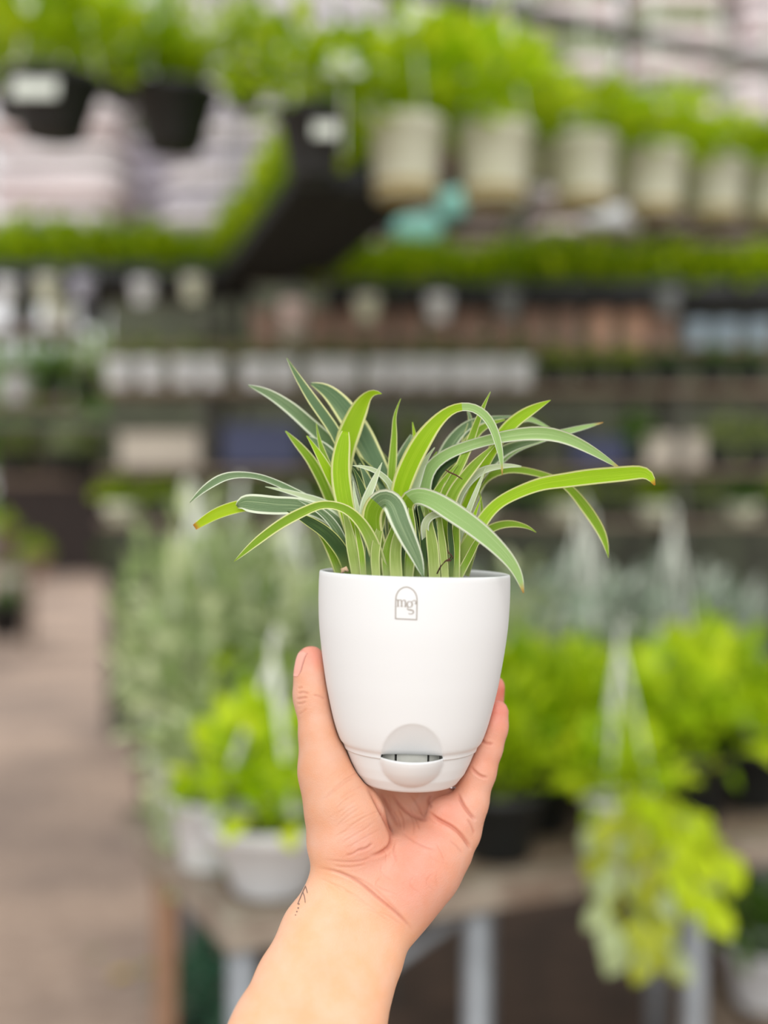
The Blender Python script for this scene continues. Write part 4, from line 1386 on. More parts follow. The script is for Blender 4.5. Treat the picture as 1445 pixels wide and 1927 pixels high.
potted('hanging_basket', on_bench(372, .46), .09, .06, .16, m_wpot, 'pale_bush', (.9, .9, 1.1), 'pale variegated basket spilling over the left end of the near bench', 'hanging basket', 'baskets set down on the near bench', None, ('pale_trail', .62))
potted('hanging_basket', on_bench(365, .63), .09, .06, .2, m_wpot, 'pale_bush', (.95, .95, 1.7), 'tall pale variegated basket at the far left corner of the near bench', 'hanging basket', 'baskets set down on the near bench', (.42, .006), ('pale_trail', .65))
potted('hanging_basket', on_bench(450, .62), .09, .06, .2, m_wpot, 'pale_bush', (1.2, 1.2, 1.5), 'pale grey-green basket with white straps left of the pot rim', 'hanging basket', 'baskets set down on the near bench', (.42, .006), ('silver_trail', .8))
potted('hanging_basket', on_bench(550, .60), .09, .06, .2, m_wpot, 'pale_bush', (1.1, 1.1, 1.4), 'pale leafy basket right behind the thumb tip', 'hanging basket', 'baskets set down on the near bench', (.40, .006))
potted('nursery_pot', on_bench(938, .13), .075, .055, .12, m_bpot, 'green_bush', (.85, .85, .95), 'black nursery pot of mid green leaves right of the little finger', 'potted plant', 'pots on the near bench')
potted('nursery_pot', on_bench(1010, .26), .08, .06, .13, m_bpot, 'green_bush_b', (.9, .9, 1.1), 'mid green bush behind the black pot beside the fingers', 'potted plant', 'pots on the near bench')
vine = potted('hanging_basket', on_bench(1165, .06), .062, .042, .105, m_wpot, 'lime_bush', (.62, .62, .62), 'small white strapped basket with yellowing vines trailing below the bench', 'hanging basket', 'baskets set down on the near bench', (.26, .0042))
potted('nursery_pot', on_bench(1090, .38), .08, .06, .13, m_bpot, 'lime_bush_b', (.9, .9, .85), 'lime bush right behind the small white strapped basket', 'potted plant', 'pots on the near bench')
potted('nursery_pot', on_bench(1300, .20), .08, .06, .13, m_bpot, 'lime_bush', (.95, .95, .9), 'large lime bush right of the small white strapped basket', 'potted plant', 'pots on the near bench')
potted('nursery_pot', on_bench(1410, .22), .08, .06, .13, m_bpot, 'green_bush', (.9, .9, .85), 'large mid green bush cut by the right picture edge', 'potted plant', 'pots on the near bench')
potted('nursery_pot', on_bench(1210, .48), .08, .06, .13, m_bpot, 'green_bush_b', (1.0, 1.0, .9), 'broad mid green bush in the middle of the right bench row', 'potted plant', 'pots on the near bench')
potted('nursery_pot', on_bench(985, .44), .08, .06, .13, m_bpot, 'lime_bush_b', (.9, .9, .85), 'lime bush showing just right of the ring fingertip', 'potted plant', 'pots on the near bench')
potted('nursery_pot', on_bench(1330, .42), .08, .06, .13, m_bpot, 'lime_bush_b', (1.0, 1.0, .95), 'broad lime bush at the back of the bench near the right edge', 'potted plant', 'pots on the near bench')
potted('hanging_basket', on_bench(1090, .62), .09, .06, .17, m_wpot, 'silver_bush', (1.1, 1.1, 1.3), 'silver green basket with white straps right of the pot rim', 'hanging basket', 'baskets set down on the near bench', (.42, .004))
potted('hanging_basket', on_bench(960, .62), .09, .06, .17, m_wpot, 'pale_bush', (.9, .9, .9), 'pale basket just right of the white pot, under the drooping leaf tip', 'hanging basket', 'baskets set down on the near bench')

# long vines of the small basket, leaf by leaf
r = random.Random(5)
vm = []
for k in range(3):
    mb = MB()
    add_leaf(mb, (0, 0, 0), (0, 0, -1), (0, -1, .1), .055, .040, .25)
    o = mb.build('vine_leaf', MATS[('lime_leaf', 'yellow_leaf', 'pale_leaf')[k]], None, False, True)
    a = o.data.attributes['tint']
    a.data.foreach_set('value', [(.7, .5, .45)[k]] * len(o.data.vertices))
    vm.append(o.data)
    bpy.data.objects.remove(o)
vine.rotation_euler = (0, 0, 0)
vine_inv = Matrix.Translation(-Vector(vine.location))
STR = [[(1190, 1490, 1.80), (1230, 1500, 1.77), (1290, 1545, 1.75), (1320, 1620, 1.74), (1330, 1690, 1.74)],
       [(1180, 1485, 1.80), (1245, 1520, 1.76), (1275, 1590, 1.74), (1300, 1660, 1.74), (1340, 1700, 1.74)],
       [(1150, 1490, 1.80), (1125, 1560, 1.76), (1135, 1640, 1.75), (1145, 1710, 1.75), (1170, 1770, 1.75)],
       [(1165, 1490, 1.80), (1180, 1570, 1.76), (1195, 1660, 1.75), (1205, 1740, 1.75), (1215, 1790, 1.75)],
       [(1180, 1490, 1.80), (1225, 1570, 1.76), (1240, 1660, 1.75), (1255, 1740, 1.75), (1275, 1810, 1.75)],
       [(1200, 1490, 1.82), (1270, 1505, 1.78), (1340, 1560, 1.76), (1370, 1630, 1.76)]]
for si, pts in enumerate(STR):
    P_ = [tuple(vine_inv @ at(*q)) for q in pts]
    C = catmull(P_, 5)
    stem = MB().tube([Vector(c) for c in C], .002, 5).build('vine_stem', MATS['yellow_leaf'], vine)
    for i in range(2, len(C)):
        t = i / len(C)
        kind = 0 if (si in (0, 1, 5) and r.random() < .75) else (1 if r.random() < .55 else 2)
        o = part('leaf', vm[kind], stem, C[i], 0, r.uniform(.7, 1.15))
        o.rotation_euler = (r.uniform(-.5, .3), r.uniform(-.7, .7), r.uniform(-1.0, 1.0))

# under and beside the near bench
t = potted('tub_plant', Vector((.90, 2.78, .28)), .085, .062, .14, m_wpot, 'deep_bush', (.8, .8, .8), 'white pot of dark leaves standing low behind the bench at bottom right', 'potted plant', None)
st = empty('low_stand', (.90, 2.78, 0))
tag(st, 'low weathered wooden stand under the white pot at bottom right', 'stand')
for x in (-.13, 0, .13):
    MB().box((x, 0, .265), (.11, .36, .03)).build('slat', m_wood, st)
for x in (-.16, .16):
    for y in (-.14, .14):
        MB().box((x, y, .125), (.035, .035, .25)).build('leg', m_wood, st)
stake = MB().box((0, 0, .3), (.05, .03, .6)).box((0, 0, .62), (.05, .03, .05), 0, .2).build('wooden_stake', mat('orange_wood', (158, 122, 96), .85, .25, 14))
stake.location = at(312, 1800, 2.70).xy.to_3d()
tag(stake, 'reddish wooden stake standing at the aisle beside the bench', 'stake')
potted('nursery_pot', at(395, 1900, 2.9).xy.to_3d(), .10, .08, .18, m_bpot, 'teal_bush', (.9, .9, 1.2), 'dark teal leaved shrub on the ground under the near bench', 'potted plant')
m_fall = mat('fallen_yellow', (206, 176, 40), .7, .3, 60)
for (px, py, sz, rgbn, lab) in ((205, 1842, .075, m_fall, 'fallen yellow leaf lying on the concrete path'), (165, 1800, .05, MATS['olive_leaf'], 'fallen olive leaf on the path, left of the yellow one'), (262, 1828, .05, MATS['green_leaf'], 'small green leaf on the path near the stake')):
    d = FPX * CAM_H / (py - IH / 2)
    g = at(px, py, d)
    mb = MB()
    add_leaf(mb, (0, 0, .004), (1, .3, .05), (0, 0, 1), sz, sz * .6, -.1)
    o = mb.build('fallen_leaf', rgbn, None, False, True)
    o.location = (g.x, g.y, 0)
    tag(o, lab, 'leaf', 'fallen leaves')

# ------------------------------------------------------------------ second bench with pale plants
b2 = empty('bench', (.66, 3.10, 0))
tag(b2, 'long middle bench behind the near one, crowded with pale plants', 'bench')
for y in (-.16, .16):
    MB().box((0, y, .83), (2.5, .035, .045)).build('rail', m_rust, b2)
for x in (-1.235, 1.235):
    MB().box((x, 0, .83), (.03, .285, .045)).build('rail', m_rust, b2)
for x in (-1.2, -.4, .4, 1.2):
    for y in (-.15, .15):
        MB().tube([(x, y, 0), (x, y, .807)], .018, 12).build('leg', m_galv, b2, True)
for i in range(4):
    MB().box((0, -.112 + i * .075, .838), (2.44, .055, .016)).build('slat', m_wood, b2)
b2_fol = ['pale_bush', 'pale_bush', 'pale_tuft', 'silver_bush', 'pale_bush', 'silver_tuft', 'silver_bush', 'silver_tuft', 'teal_bush', 'silver_tuft', 'silver_bush', 'silver_tuft']
for i in range(12):
    fo = b2_fol[i]
    nm = {'pale_tuft': 'pale strappy', 'pale_bush': 'pale leafy', 'silver_tuft': 'silvery strappy', 'silver_bush': 'silvery leafy', 'teal_bush': 'bluish green'}[fo]
    loc = Vector((.66 - 1.13 + i * .205, 3.10 + (.03 if i % 2 else -.03), .846))
    potted('bench_plant', loc, .075, .055, .12, m_wpot if i % 3 else m_bpot, fo, (.95, .95, RND.uniform(1.35, 1.6)), '%s plant, %s from the left on the middle bench' % (nm, ORD[i]), 'potted plant', 'plants on the middle bench', (RND.uniform(.40, .5), .006) if i % 3 != 1 else None)

# ------------------------------------------------------------------ far rack: posts, shelves and rows of pots
RD = 3.44
rack = empty('plant_rack', (.42, RD + .10, 0))
tag(rack, 'tall grey shelf rack filled with pots behind the held plant', 'rack')
for x in (-.95, -.4, .45, 1.25):
    for y in (-.11, .11):
        MB().box((x, y, 1.015), (.022, .022, 2.03)).build('post', m_post, rack)
TIERS = [1.425, 1.578, 1.818, 1.935]
for z in TIERS:
    for i in range(3):
        MB().box((0, -.10 + i * .10, z - .008), (2.5, .06, .014)).build('shelf_board', m_wood, rack)
m_pink = mat('pinkish_clay', (206, 166, 144), .8, .15, 12)
m_pinkd = mat('faded_clay', (160, 132, 118), .8, .15, 12)
m_box1 = mat('beige_board', (182, 172, 158), .8, .1, 10)
m_blue = mat('navy_plastic', (36, 44, 82), .5, .1, 10)
m_lblue = mat('pale_blue_plastic', (160, 178, 192), .5, .1, 10)
m_redb = mat('brick_red_plastic', (112, 56, 44), .6, .1, 10)


def rackx(px, d):
    return (px - IW / 2) / FPX * d


def crate(loc, s, m, lab, cat='box', name='crate', group='boxes on the rack'):
    t = empty(name, loc)
    w, d, h = s
    th = .008
    MB().box((0, 0, th / 2), (w, d, th)).build('base', m, t)
    MB().box((0, -d / 2 + th / 2, h / 2), (w, th, h)).build('front_panel', m, t)
    MB().box((0, d / 2 - th / 2, h / 2), (w, th, h)).build('back_panel', m, t)
    for sx in (-1, 1):
        MB().box((sx * (w / 2 - th / 2), 0, h / 2), (th, d - 2 * th, h)).build('side_panel', m, t)
    MB().box((0, -d / 2 - .003, h - .009), (w + .006, .008, .014)).build('rim', m, t)
    tag(t, lab, cat, group)
    return t


# tier at eye level: bushy green plants
for i, px in enumerate(range(225, 1500, 84)):
    fo = ('green_bush', 'olive_bush', 'green_bush_b', 'olive_bush', 'deep_bush')[i % 5] if i > 2 else ('green_bush', 'green_bush_b', 'olive_bush')[i]
    potted('shelf_plant', (rackx(px, RD + .04), RD + .05, 1.425), .045, .034, .05, m_bpot if i % 2 else m_cpot, fo, (.44, .44, .42), '%s from the left among the bushy plants on the eye-level shelf of the rack' % ORD[i].capitalize(), 'potted plant', 'bushy plants on the eye-level shelf')
# white pots in a row with olive growth
wp = [225, 285, 350, 400, 480, 535, 605, 650, 715, 765, 815, 870, 920, 975]
for i, px in enumerate(wp):
    potted('shelf_plant', (rackx(px, RD), RD, 1.818), .041, .033, .078, m_wpot, 'olive_seedlings', (.6, .6, .75), '%s from the left in the row of white pots on the upper rack shelf' % ORD[i], 'potted plant', 'white pots in a row on the upper rack shelf')
for i, px in enumerate((1040, 1110, 1180, 1260, 1340, 1410)):
    potted('shelf_plant', (rackx(px, RD), RD, 1.818), .041, .033, .06, m_bpot, 'green_bush' if i < 3 else 'deep_bush', (.34, .34, .34), '%s of the green plants in black pots right of the white pot row' % ORD[i], 'potted plant', 'black pots right of the white pot row')
crate((rackx(305, RD), RD + .08, 1.578), (.25, .16, .105), m_box1, 'long beige crate on the rack left of the plant leaves')
crate((rackx(490, RD), RD + .08, 1.578), (.22, .16, .13), m_blue, 'navy blue crate on the rack behind the upper left leaves')
crate((rackx(1130, RD), RD + .08, 1.578), (.15, .16, .09), m_blue, 'dark blue crate behind the right leaves')
crate((rackx(1270, RD), RD + .08, 1.578), (.17, .16, .10), m_box1, 'beige crate on the rack at right')
crate((rackx(880, RD), RD + .08, 1.578), (.17, .16, .10), mat('brown_crate', (104, 92, 80), .7, .1, 10), 'dull brown crate behind the upright centre leaves')
for i, (px, fo) in enumerate(((600, 'olive_bush'), (680, 'deep_bush'), (770, 'olive_bush'), (990, 'olive_bush'), (1200, 'deep_bush'), (1360, 'olive_bush'), (1430, 'olive_bush'))):
    potted('shelf_plant', (rackx(px, RD), RD + .04, 1.578), .045, .034, .06, m_bpot, fo, (.4, .4, .5), '%s from the left of the dull plants between the crates on the rack' % ORD[i].capitalize(), 'potted plant', 'dull plants between the crates')
# top tier: clay pots and pale blue tubs
cl = [(500, 'd'), (548, 'w'), (605, 'd'), (660, 'd'), (715, 'd'), (770, 'd'), (830, 'd'), (885, 'd'), (945, 'd'), (1005, 'd'), (1065, 'd'), (1130, 'P'), (1195, 'P'), (1245, 'd')]
for i, (px, q) in enumerate(cl):
    mm = {'d': m_pinkd, 'w': m_box1, 'P': m_pink}[q]
    t = empty('clay_pot', (rackx(px, RD), RD, 1.935), 0)
    part('pot', pot_mesh('pot_clay', .041, .032, .10), t, m=mm)
    part('lip', pot_mesh('lip', .044, .0425, .020, .003), t, (0, 0, .084), m=mm)
    tag(t, '%s from the left of the empty clay pots on the top rack shelf' % ORD[i], 'pot', 'empty clay pots on the top rack shelf')
for i, px in enumerate((1310, 1365, 1425)):
    t = empty('plastic_tub', (rackx(px, RD), RD, 1.935), 0)
    part('tub', pot_mesh('tub', .040, .034, .07), t, m=m_lblue)
    part('lip', pot_mesh('tub_lip', .042, .041, .015, .003), t, (0, 0, .058), m=m_lblue)
    tag(t, '%s pale blue tub right of the clay pots on the top rack shelf' % ('left', 'middle', 'right')[i], 'tub', 'pale blue tubs')

# ------------------------------------------------------------------ left: side rack of greenery beside the aisle and aisle end
rk = empty('plant_rack', (-2.1, 5.9, 0))
tag(rk, 'narrow rack of greenery over the aisle at the left edge', 'rack')
for x in (-.55, -.12):
    for y in (-.18, .18):
        MB().box((x, y, 1.25), (.035, .035, 2.5)).build('post', m_post, rk)
for z in (1.62, 2.0, 2.36):
    for i in range(3):
        MB().box((0, -.13 + i * .13, z - .012), (1.15, .115, .02)).build('shelf_board', m_wood, rk)
for i, (px, z, fo, pm, s) in enumerate(((30, 2.0, 'olive_bush', m_wpot, .5), (95, 2.0, 'deep_bush', m_bpot, .6), (160, 2.0, 'olive_bush', m_bpot, .6), (40, 2.36, 'green_bush', m_bpot, .5), (110, 2.36, 'green_bush_b', m_cpot, .5), (170, 2.36, 'green_bush', m_bpot, .5),
                                  (30, 1.62, 'olive_bush', m_bpot, .6), (120, 1.62, 'pale_bush', m_bpot, .55), (160, 1.62, 'olive_bush', m_bpot, .5))):
    nm = {2.0: 'middle', 2.36: 'top', 1.62: 'bottom'}[z]
    potted('shelf_plant', (rackx(px, 5.75), 5.78, z), .07, .055, .12, pm, fo, s, '%s plant on the %s shelf of the narrow rack at the left edge' % (('left', 'centre', 'right')[i % 3], nm), 'potted plant', 'plants on the narrow left rack')

# dark shed at the end of the aisle and planters along it
shed = empty('shed', (-6.6, 27.2, 0))
tag(shed, 'dark brown shed closing the far end of the aisle', 'shed')
m_shed = mat('dark_planks', (40, 30, 26), .9, .3, 3)
for i in range(10):
    MB().box((-2.25 + i * .5, 0, 1.7), (.48, .08, 3.4)).build('plank', m_shed, shed)
MB().box((0, -.6, 3.5), (5.6, 1.6, .1), 0, 1, .12).build('roof', mat('rusty_sheet', (92, 84, 80), .7, .3, 3), shed)
m_tub = mat('planter_white', (200, 196, 194), .6, .1, 6)
for i, (px, py, rr, hh, pm, fo, fs, lab) in enumerate((
        (20, 1135, .30, .5, m_tub, 'olive_bush', 1.8, 'pale round planter on the ground by the far aisle at the left edge'),
        (65, 1095, .28, .55, m_pinkd, 'green_bush', 2.0, 'clay coloured planter behind the pale one along the far aisle'),
        (150, 1078, .3, .6, m_redb, 'deep_bush', 2.0, 'brick red planter at the far end of the aisle'),
        (210, 1090, .28, .5, m_bpot, 'deep_bush', 1.8, 'black planter where the far aisle meets the benches'),
        (10, 1200, .26, .4, m_bpot, 'deep_bush', 1.3, 'black planter nearest on the left side of the aisle'))):
    d = FPX * CAM_H / (py - IH / 2)
    g = at(px, py, d)
    potted('planter', (g.x, g.y, 0), rr, rr * .75, hh, pm, fo, fs, lab, 'planter', 'planters along the far aisle')
# left bench along the far aisle
lb = empty('bench', (-4.35, 11.5, 0))
tag(lb, 'bench of pale pots beyond the aisle at the left edge', 'bench')
MB().box((0, 0, .98), (1.3, 2.0, .05)).build('top', m_wood, lb)
for x in (-.6, .6):
    for y in (-.9, .9):
        MB().box((x, y, .478), (.06, .06, .955)).build('leg', m_wood, lb)
for i, (dx, dy, pm, fo) in enumerate(((.35, -.7, m_tub, 'olive_bush'), (-.1, -.6, m_pinkd, 'pale_bush'), (.4, -.1, m_tub, 'green_bush'), (0, .1, m_tub, 'pale_bush'), (.35, .6, m_pinkd, 'green_bush'))):
    potted('nursery_pot', (-4.35 + dx, 11.5 + dy, 1.005), .15, .12, .26, pm, fo, 1.0, '%s pot from the front on the bench beyond the aisle' % ORD[i], 'potted plant', 'pots on the bench beyond the aisle')

# ------------------------------------------------------------------ seedling trays on high dark shelves
def tray_shelf(p0, p1, z, dep, n, labs, flip=1, name='tray_shelf', lab='', prot=('seedlings', 'seedlings_b'), px_of=None):
    p0, p1 = Vector((p0[0], p0[1], 0)), Vector((p1[0], p1[1], 0))
    u = (p1 - p0)
    L_ = u.length
    an = math.atan2(u.y, u.x)
    mid = (p0 + p1) / 2
    sh = empty(name, (mid.x, mid.y, z), an)
    for i in range(3):
        MB().box((0, -dep / 2 + dep / 6 + i * dep / 3, -.008), (L_, dep / 3 - .008, .016)).build('shelf_board', m_dark, sh)
    for y in (-dep / 2, dep / 2):
        MB().box((0, y, -.010), (L_, .012, .035)).build('edge_rail', m_dark, sh)
    for x in (-L_ / 2 + .03, L_ / 2 - .03):
        for y in (-dep / 2 + .02, dep / 2 - .02):
            MB().tube([(x, y, .02), (x, y, .95)], .004, 6).build('hanging_rod', m_galv, sh)
    tag(sh, lab, 'shelf')
    R = Matrix.Translation(mid) @ Matrix.Rotation(an, 4, 'Z')
    w = L_ / n
    for i in range(n):
        loc = R @ Vector((-L_ / 2 + w * (i + .5), 0, 0))
        t = empty('seedling_tray', (loc.x, loc.y, z), an)
        tw, td = w - .012, dep - .04
        MB().box((0, 0, .006), (tw, td, .012)).build('tray_base', m_bpot, t)
        for sy in (-1, 1):
            MB().box((0, sy * (td / 2 - .005), .024), (tw, .01, .036)).build('tray_side', m_bpot, t)
        for sx in (-1, 1):
            MB().box((sx * (tw / 2 - .005), 0, .024), (.01, td - .02, .036)).build('tray_side', m_bpot, t)
        nx = max(2, round(tw / .11))
        for a in range(nx):
            for b in range(2):
                part('foliage', MESH[prot[(a + b + i) % 2]], t, (-tw / 2 + tw * (a + .5) / nx, (b - .5) * td * .62, .012), RND.random() * 6, (1.0, 1.0, RND.uniform(1.3, 1.8)))
        tag(t, labs % ORD[i], 'seedling tray', labs.split('%s ')[1])
    return sh


ZL = 2.15
tray_shelf((rackx(-60, 3.6), 3.6), (rackx(470, 3.6), 3.6), ZL, .22, 5, '%s tray from the left on the left high seedling shelf', lab='high dark shelf of green seedlings below the white sacks at left')
tray_shelf((rackx(500, 3.55), 3.50), (rackx(668, 2.50), 2.50), ZL, .27, 4, '%s tray from the far end of the seedling shelf that runs towards the camera', lab='dark seedling shelf that runs diagonally towards the camera between the hanging pots')
tray_shelf((rackx(615, 3.45), 3.45), (rackx(1490, 3.45), 3.45), 2.07, .22, 7, '%s tray from the left on the right high seedling shelf', lab='high dark shelf of green seedlings under the cream hanging pots')
# small cups hung under the high shelves
for i, (px, py, pm, nm) in enumerate(((12, 535, m_wpot, 'white'), (90, 530, m_cpot, 'greenish'), (155, 528, mat('lilac_cup', (176, 176, 192), .5), 'lilac'), (270, 535, m_wpot, 'white'), (365, 530, m_cpot, 'cream'), (552, 575, mat('rosy_cup', (206, 184, 178), .6), 'rosy white'),
                              (690, 565, m_cpot, 'cream'), (825, 565, m_wpot, 'white'), (955, 560, mat('grey_cup', (118, 122, 122), .5), 'grey'), (1255, 555, mat('grey_cup', (118, 122, 122), .5), 'grey'))):
    d = 3.43 if px < 480 else (3.30 if px > 600 else 3.2)
    g = at(px, py + 12, d)
    t = empty('hanging_cup', (g.x, g.y, g.z - .04))
    part('cup', pot_mesh('cup', .034, .026, .07, .003, 18), t, m=pm)
    MB().tube([(-.034, 0, .066), (-.02, 0, .11), (0, 0, .125), (.02, 0, .11), (.034, 0, .066)], .0015, 5).build('wire_handle', m_galv, t)
    tag(t, 'small %s cup hanging under the high shelf, %s from the left' % (nm, ORD[i]), 'cup', 'cups hung under the high shelves')

# ------------------------------------------------------------------ hanging pots on the overhead pipes
potdat = [(762, 303, 2.51, .080), (930, 313, 2.60, .082), (1097, 328, 2.84, .080), (1230, 346, 3.0, .080), (1347, 360, 3.25, .078), (1448, 368, 3.45, .078)]
for i, (px, py, d, rt) in enumerate(potdat):
    g = at(px, py, d)
    h = .165
    t = potted('hanging_pot', (g.x, g.y, g.z - h / 2), rt, rt * .82, h, m_cpot, 'lime_bush' if i % 2 else 'green_bush', (.95, .95, (.95, .95, .75, .7, .65, .65)[i]), '%s cream pot from the left in the hanging row at upper right' % ORD[i], 'hanging pot', 'cream pots hanging at upper right', (.42, .003))
    part('stained_base', pot_mesh('stain_%d' % i, rt * .82 + .002, rt * .78, .03, .001), t, (0, 0, -.002), m=mat('stained_clay', (176, 158, 108), .8, .3, 14))
bowl = [(100, 205, 2.69, .108, .135, 'green_bush', 1.15), (328, 228, 2.93, .108, .15, 'green_tuft', 1.2), (588, 275, 2.28, .066, .135, 'green_bush_b', .85)]
m_tagw = mat('plant_tag', (206, 210, 200), .5, .05, 10)  # white of the bowl tags, shared with the added sky-gap cards
for i, (px, py, d, rt, h, fo, s) in enumerate(bowl):
    g = at(px, py, d)
    t = potted('hanging_bowl', (g.x, g.y, g.z - h / 2), rt, rt * .66, h, m_bpot, fo, s, '%s black hanging bowl of green leaves at upper left' % ('Left', 'Middle', 'Right')[i], 'hanging pot', 'black bowls hanging at upper left', (.5, .003), None, None, 'bowl')
    t.rotation_euler = (0, 0, 0)
    if i != 1:
        tx = (-.012, 0, .028)[i]
        an = -PI / 2 + tx / rt
        MB().box((tx, -rt * .90 - .006, h * .58), (.10 if i == 0 else .045, .004, .045 if i == 0 else .03), 0, 1, -.28).build('plant_tag', m_tagw, t)
# more greenery hung just behind the row
for i, (px, py, d, fo, s) in enumerate(((10, 120, 2.9, 'green_bush', 1.0), (215, 90, 3.1, 'lime_bush', 1.0), (450, 110, 3.4, 'green_bush_b', 1.0), (690, 190, 2.9, 'green_bush', 1.0), (850, 170, 2.75, 'lime_bush_b', 1.05), (1010, 240, 2.9, 'green_bush', .75), (1170, 275, 3.1, 'lime_bush_b', .75), (1300, 295, 3.3, 'green_bush_b', .75), (1400, 305, 3.5, 'lime_bush', .75))):
    g = at(px, py, d)
    potted('hanging_pot', (g.x, g.y + .12, g.z - .10), .07, .055, .11, m_bpot if i < 3 else m_cpot, fo, s, '%s from the left of the bushes hung behind the front row of pots' % ORD[i].capitalize(), 'hanging pot', 'bushes hung behind the front row', (.4, .003))
m_beam = mat('grey_pipe', (98, 98, 92), .6, .2, 8)
for (a, b, rad, lab) in ((at(700, -40, 2.45), at(1560, 150, 3.5), .022, 'grey overhead pipe slanting down to the right above the cream pots'),
                         (at(-120, -150, 2.6), at(760, -20, 3.2), .02, 'grey overhead pipe that carries the black bowls')):
    o = MB().tube([a, a.lerp(b, .33), a.lerp(b, .66), b], rad, 12).build('overhead_pipe', m_beam, None, True)
    tag(o, lab, 'pipe')

# ------------------------------------------------------------------ sacks on the loft shelf
def sack_mesh(key, seed):
    r = np.random.RandomState(seed)
    n, mrow = 20, 9
    vs, fs = [], []
    ph = r.rand(6) * 6
    for i in range(mrow + 1):
        th = -PI / 2 + PI * i / mrow
        for k in range(n):
            a = 2 * PI * k / n
            f = lambda c, e: math.copysign(abs(c) ** e, c)
            x = f(math.cos(th), .5) * f(math.cos(a), .4)
            y = f(math.cos(th), .5) * f(math.sin(a), .4)
            z = f(math.sin(th), .75)
            wob = 1 + .05 * math.sin(3 * x + ph[0]) * math.cos(2.3 * y + ph[1])
            vs.append((x * .5, y * .5, z * .5 * wob + .06 * math.sin(4 * x + ph[2]) * (z > 0)))
    for i in range(mrow):
        for k in range(n):
            fs.append((i * n + k, i * n + (k + 1) % n, (i + 1) * n + (k + 1) % n, (i + 1) * n + k))
    o = mesh_obj(key, vs, fs, m_wpot, None, True)
    MESH[key] = o.data
    bpy.data.objects.remove(o)


for i in range(3):
    sack_mesh('sack_%d' % i, i)
m_s1 = mat('white_sack', (228, 220, 222), .75, .12, 9)
m_s2 = mat('rosy_sack', (228, 212, 212), .75, .12, 9)
m_s3 = mat('lilac_sack', (218, 212, 222), .75, .15, 9)
m_s4 = mat('brown_bundle', (138, 124, 116), .85, .3, 9)
m_s5 = mat('green_print_sack', (150, 164, 120), .75, .2, 9)
m_s6 = mat('mint_plastic', (126, 190, 176), .5, .15, 9)
LD = 4.25
loft = empty('loft_shelf', (.2, LD, 2.36))
tag(loft, 'high loft shelf under the sacks, spanning behind the hanging pots', 'shelf')
for i in range(4):
    MB().box((0, -.24 + i * .16, -.015), (4.4, .15, .03)).build('shelf_board', m_wood, loft)
for x in (-2.1, -.75, .75, 2.1):
    for y in (-.27, .27):
        MB().box((x, y, -1.195), (.035, .035, 2.33)).build('post', m_post, loft)


def stack(px, w, n, th, d, z0, mats_, lab, dep=.36):
    x = rackx(px, d)
    z = z0
    for i in range(n):
        mm = mats_[i % len(mats_)]
        h = th * RND.uniform(.9, 1.1)
        o = bpy.data.objects.new('sack', MESH['sack_%d' % RND.randrange(3)])
        link(o)
        o.location = (x + RND.uniform(-.018, .018), d + RND.uniform(-.02, .02), z + h / 2)
        o.scale = (w * RND.uniform(.95, 1.04), dep, h)
        o.rotation_euler = (0, 0, RND.uniform(-.04, .04))
        o.material_slots[0].link = 'OBJECT'
        o.material_slots[0].material = mm
        # a seam of stitching along the mouth of the sack
        tag(o, lab % ORD[i], 'sack', lab.split('%s ')[1])
        z += h * .93


stack(118, .48, 11, .080, LD, 2.362, [m_s1, m_s1, m_s2], '%s sack from the bottom of the stack at the left edge')
stack(425, .46, 13, .080, LD, 2.362, [m_s3, m_s1], '%s sack from the bottom of the stack behind the middle black bowl')
stack(640, .36, 13, .085, LD + .05, 2.362, [m_s3, m_s1], '%s sack from the bottom of the stack behind the right black bowl')
stack(855, .40, 4, .055, LD, 2.362, [m_s4, m_s4], '%s brown bundle from the bottom of the pile under the leftmost cream pots')
stack(1085, .40, 4, .055, LD, 2.362, [m_s4, m_s2], '%s bundle from the bottom of the pile under the middle cream pots')
stack(1330, .50, 4, .060, LD, 2.362, [m_s4, m_s4], '%s brown bundle from the bottom of the pile under the rightmost cream pots')
for px, py, w, h, mm, lab in ((785, 430, .17, .09, m_s6, 'mint plastic packet lying on the shelf below the first cream pot'), (850, 385, .09, .10, m_s6, 'small mint packet between the first two cream pots'), (1150, 410, .20, .07, m_wpot, 'white packet lying under the third cream pot'), (1010, 320, .08, .16, m_wpot, 'white packet upright between the second and third cream pots')):
    g = at(px, py, LD - .22)
    o = bpy.data.objects.new('packet', MESH['sack_1'])
    link(o)
    o.location = (g.x, g.y, max(g.z, 2.362 + h / 2))
    o.scale = (w, .06, h)
    o.material_slots[0].link = 'OBJECT'
    o.material_slots[0].material = mm
    tag(o, lab, 'packet')
# upper loft at right with rosy sacks
l2 = empty('loft_shelf', (1.75, 5.2, 2.98))
tag(l2, 'upper loft shelf of rosy sacks at top right', 'shelf')
for i in range(4):
    MB().box((0, -.24 + i * .16, -.015), (2.9, .15, .03)).build('shelf_board', m_wood, l2)
for x in (-1.4, 0, 1.4):
    for y in (-.27, .27):
        MB().box((x, y, -1.505), (.035, .035, 2.95)).build('post', m_post, l2)
stack(880, .42, 10, .09, 5.2, 2.982, [m_s2, m_s1], '%s rosy sack from the bottom of the left stack on the upper loft')
stack(1070, .42, 10, .09, 5.2, 2.982, [m_s2, m_s2, m_s5], '%s sack from the bottom of the second stack on the upper loft')
stack(1262, .42, 10, .09, 5.2, 2.982, [m_s2, m_s2, m_s2, m_s5], '%s sack from the bottom of the third stack on the upper loft')
stack(1440, .36, 10, .09, 5.2, 2.982, [m_s2, m_s1], '%s rosy sack from the bottom of the right stack on the upper loft')
stack(270, .34, 7, .085, LD + .52, 2.362, [m_s3], '%s lilac sack from the bottom of the stack in the gap behind the black bowls')
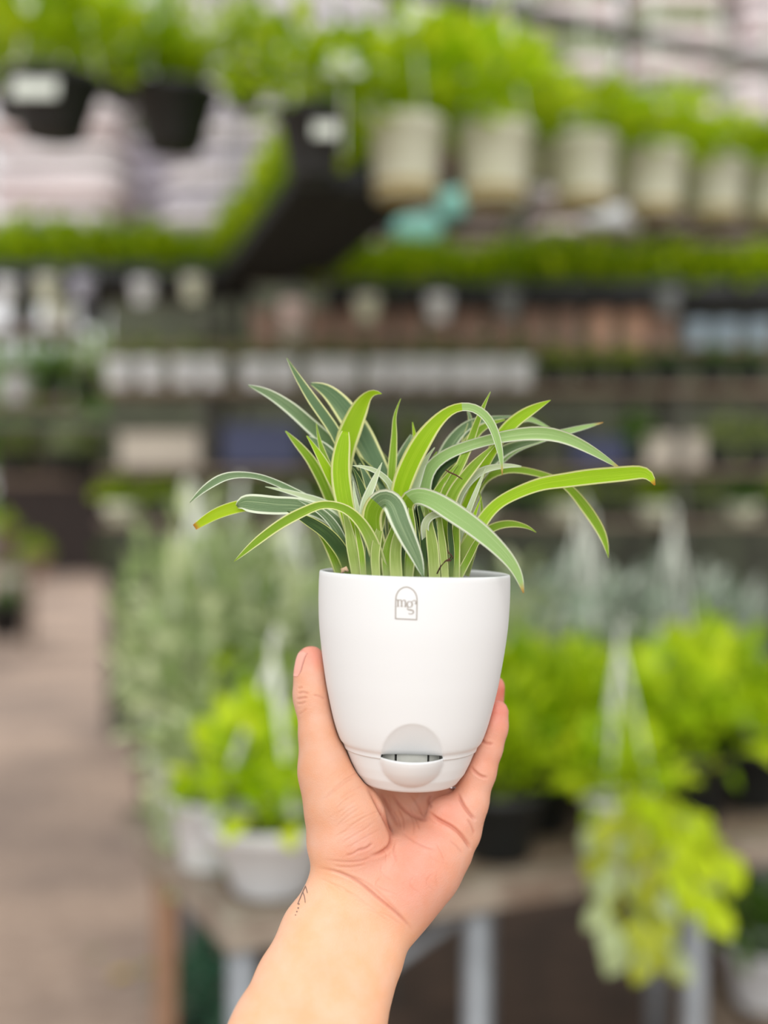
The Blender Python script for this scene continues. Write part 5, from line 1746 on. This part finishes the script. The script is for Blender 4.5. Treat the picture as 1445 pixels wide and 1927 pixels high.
l3 = empty('back_shelf', (rackx(270, LD + .52), LD + .52, 2.36))
tag(l3, 'narrow back shelf under the lilac sacks between the two left stacks', 'shelf')
for i in range(3):
    MB().box((0, -.13 + i * .13, -.012), (.44, .12, .024)).build('shelf_board', m_wood, l3)
for x in (-.2, .2):
    MB().box((x, -.06, -.04), (.03, .44, .03)).build('bracket', m_post, l3)

# white cards added among the hanging pots, standing in for bright sky gaps
for i, (px, py, d, s_, par) in enumerate(((40, 14, 2.7, .075, 0), (100, 185, 2.55, .0, 0), (402, 52, 2.9, .05, 1), (550, 82, 2.26, .055, 2), (645, 120, 2.2, .075, 2), (716, 130, 2.45, .04, 3), (1122, 186, 2.8, .042, 5), (1078, 226, 2.78, .035, 5), (1230, 100, 2.9, .03, 6))):
    if s_ == 0:
        continue
    owner = [bpy.data.objects[n] for n in ('hanging_bowl', 'hanging_bowl.001', 'hanging_bowl.002', 'hanging_pot', 'hanging_pot.001', 'hanging_pot.002', 'hanging_pot.003')][par]
    g = at(px, py, d)
    mb = MB().box((0, 0, 0), (s_, .003, s_ * 1.2), 0, 1, -.8)
    mb.tube([(0, .004, -s_ * .5), (0, .03, -s_ * .5 - .12)], .0025, 5)
    o = mb.build('sky_gap_card', m_tagw, None)
    o.parent = owner
    o.matrix_parent_inverse = (Matrix.Translation(owner.location) @ Matrix.Rotation(owner.rotation_euler.z, 4, 'Z')).inverted()
    o.location = g

# ------------------------------------------------------------------ trees beyond the nursery
for i, (px, d, s_, fo, lab) in enumerate(((-70, 33, 17, 'deep_bush', 'dark tree beyond the shed at the left edge'), (20, 38, 19, 'deep_bush', 'broad dark tree rising behind the shed near the left edge'), (90, 32, 17, 'deep_bush', 'dark tree rising behind the shed over the aisle'), (170, 38, 20, 'olive_bush', 'olive green tree behind the aisle, left of the rack'), (245, 32, 17, 'deep_bush', 'dark tree partly hidden by the rack'))):
    g = at(px, 963, d)
    t = empty('tree', (g.x, g.y, 0))
    part('crown', MESH[fo], t, (0, 0, 1.6), i, (s_ * .48, s_ * .40, s_ * 1.2))
    MB().tube([(0, 0, 0), (.1, 0, 1.5), (0, .1, 3.2)], [.25, .2, .12], 10).build('trunk', m_wood, t, True)
    tag(t, lab, 'tree', 'trees beyond the nursery')
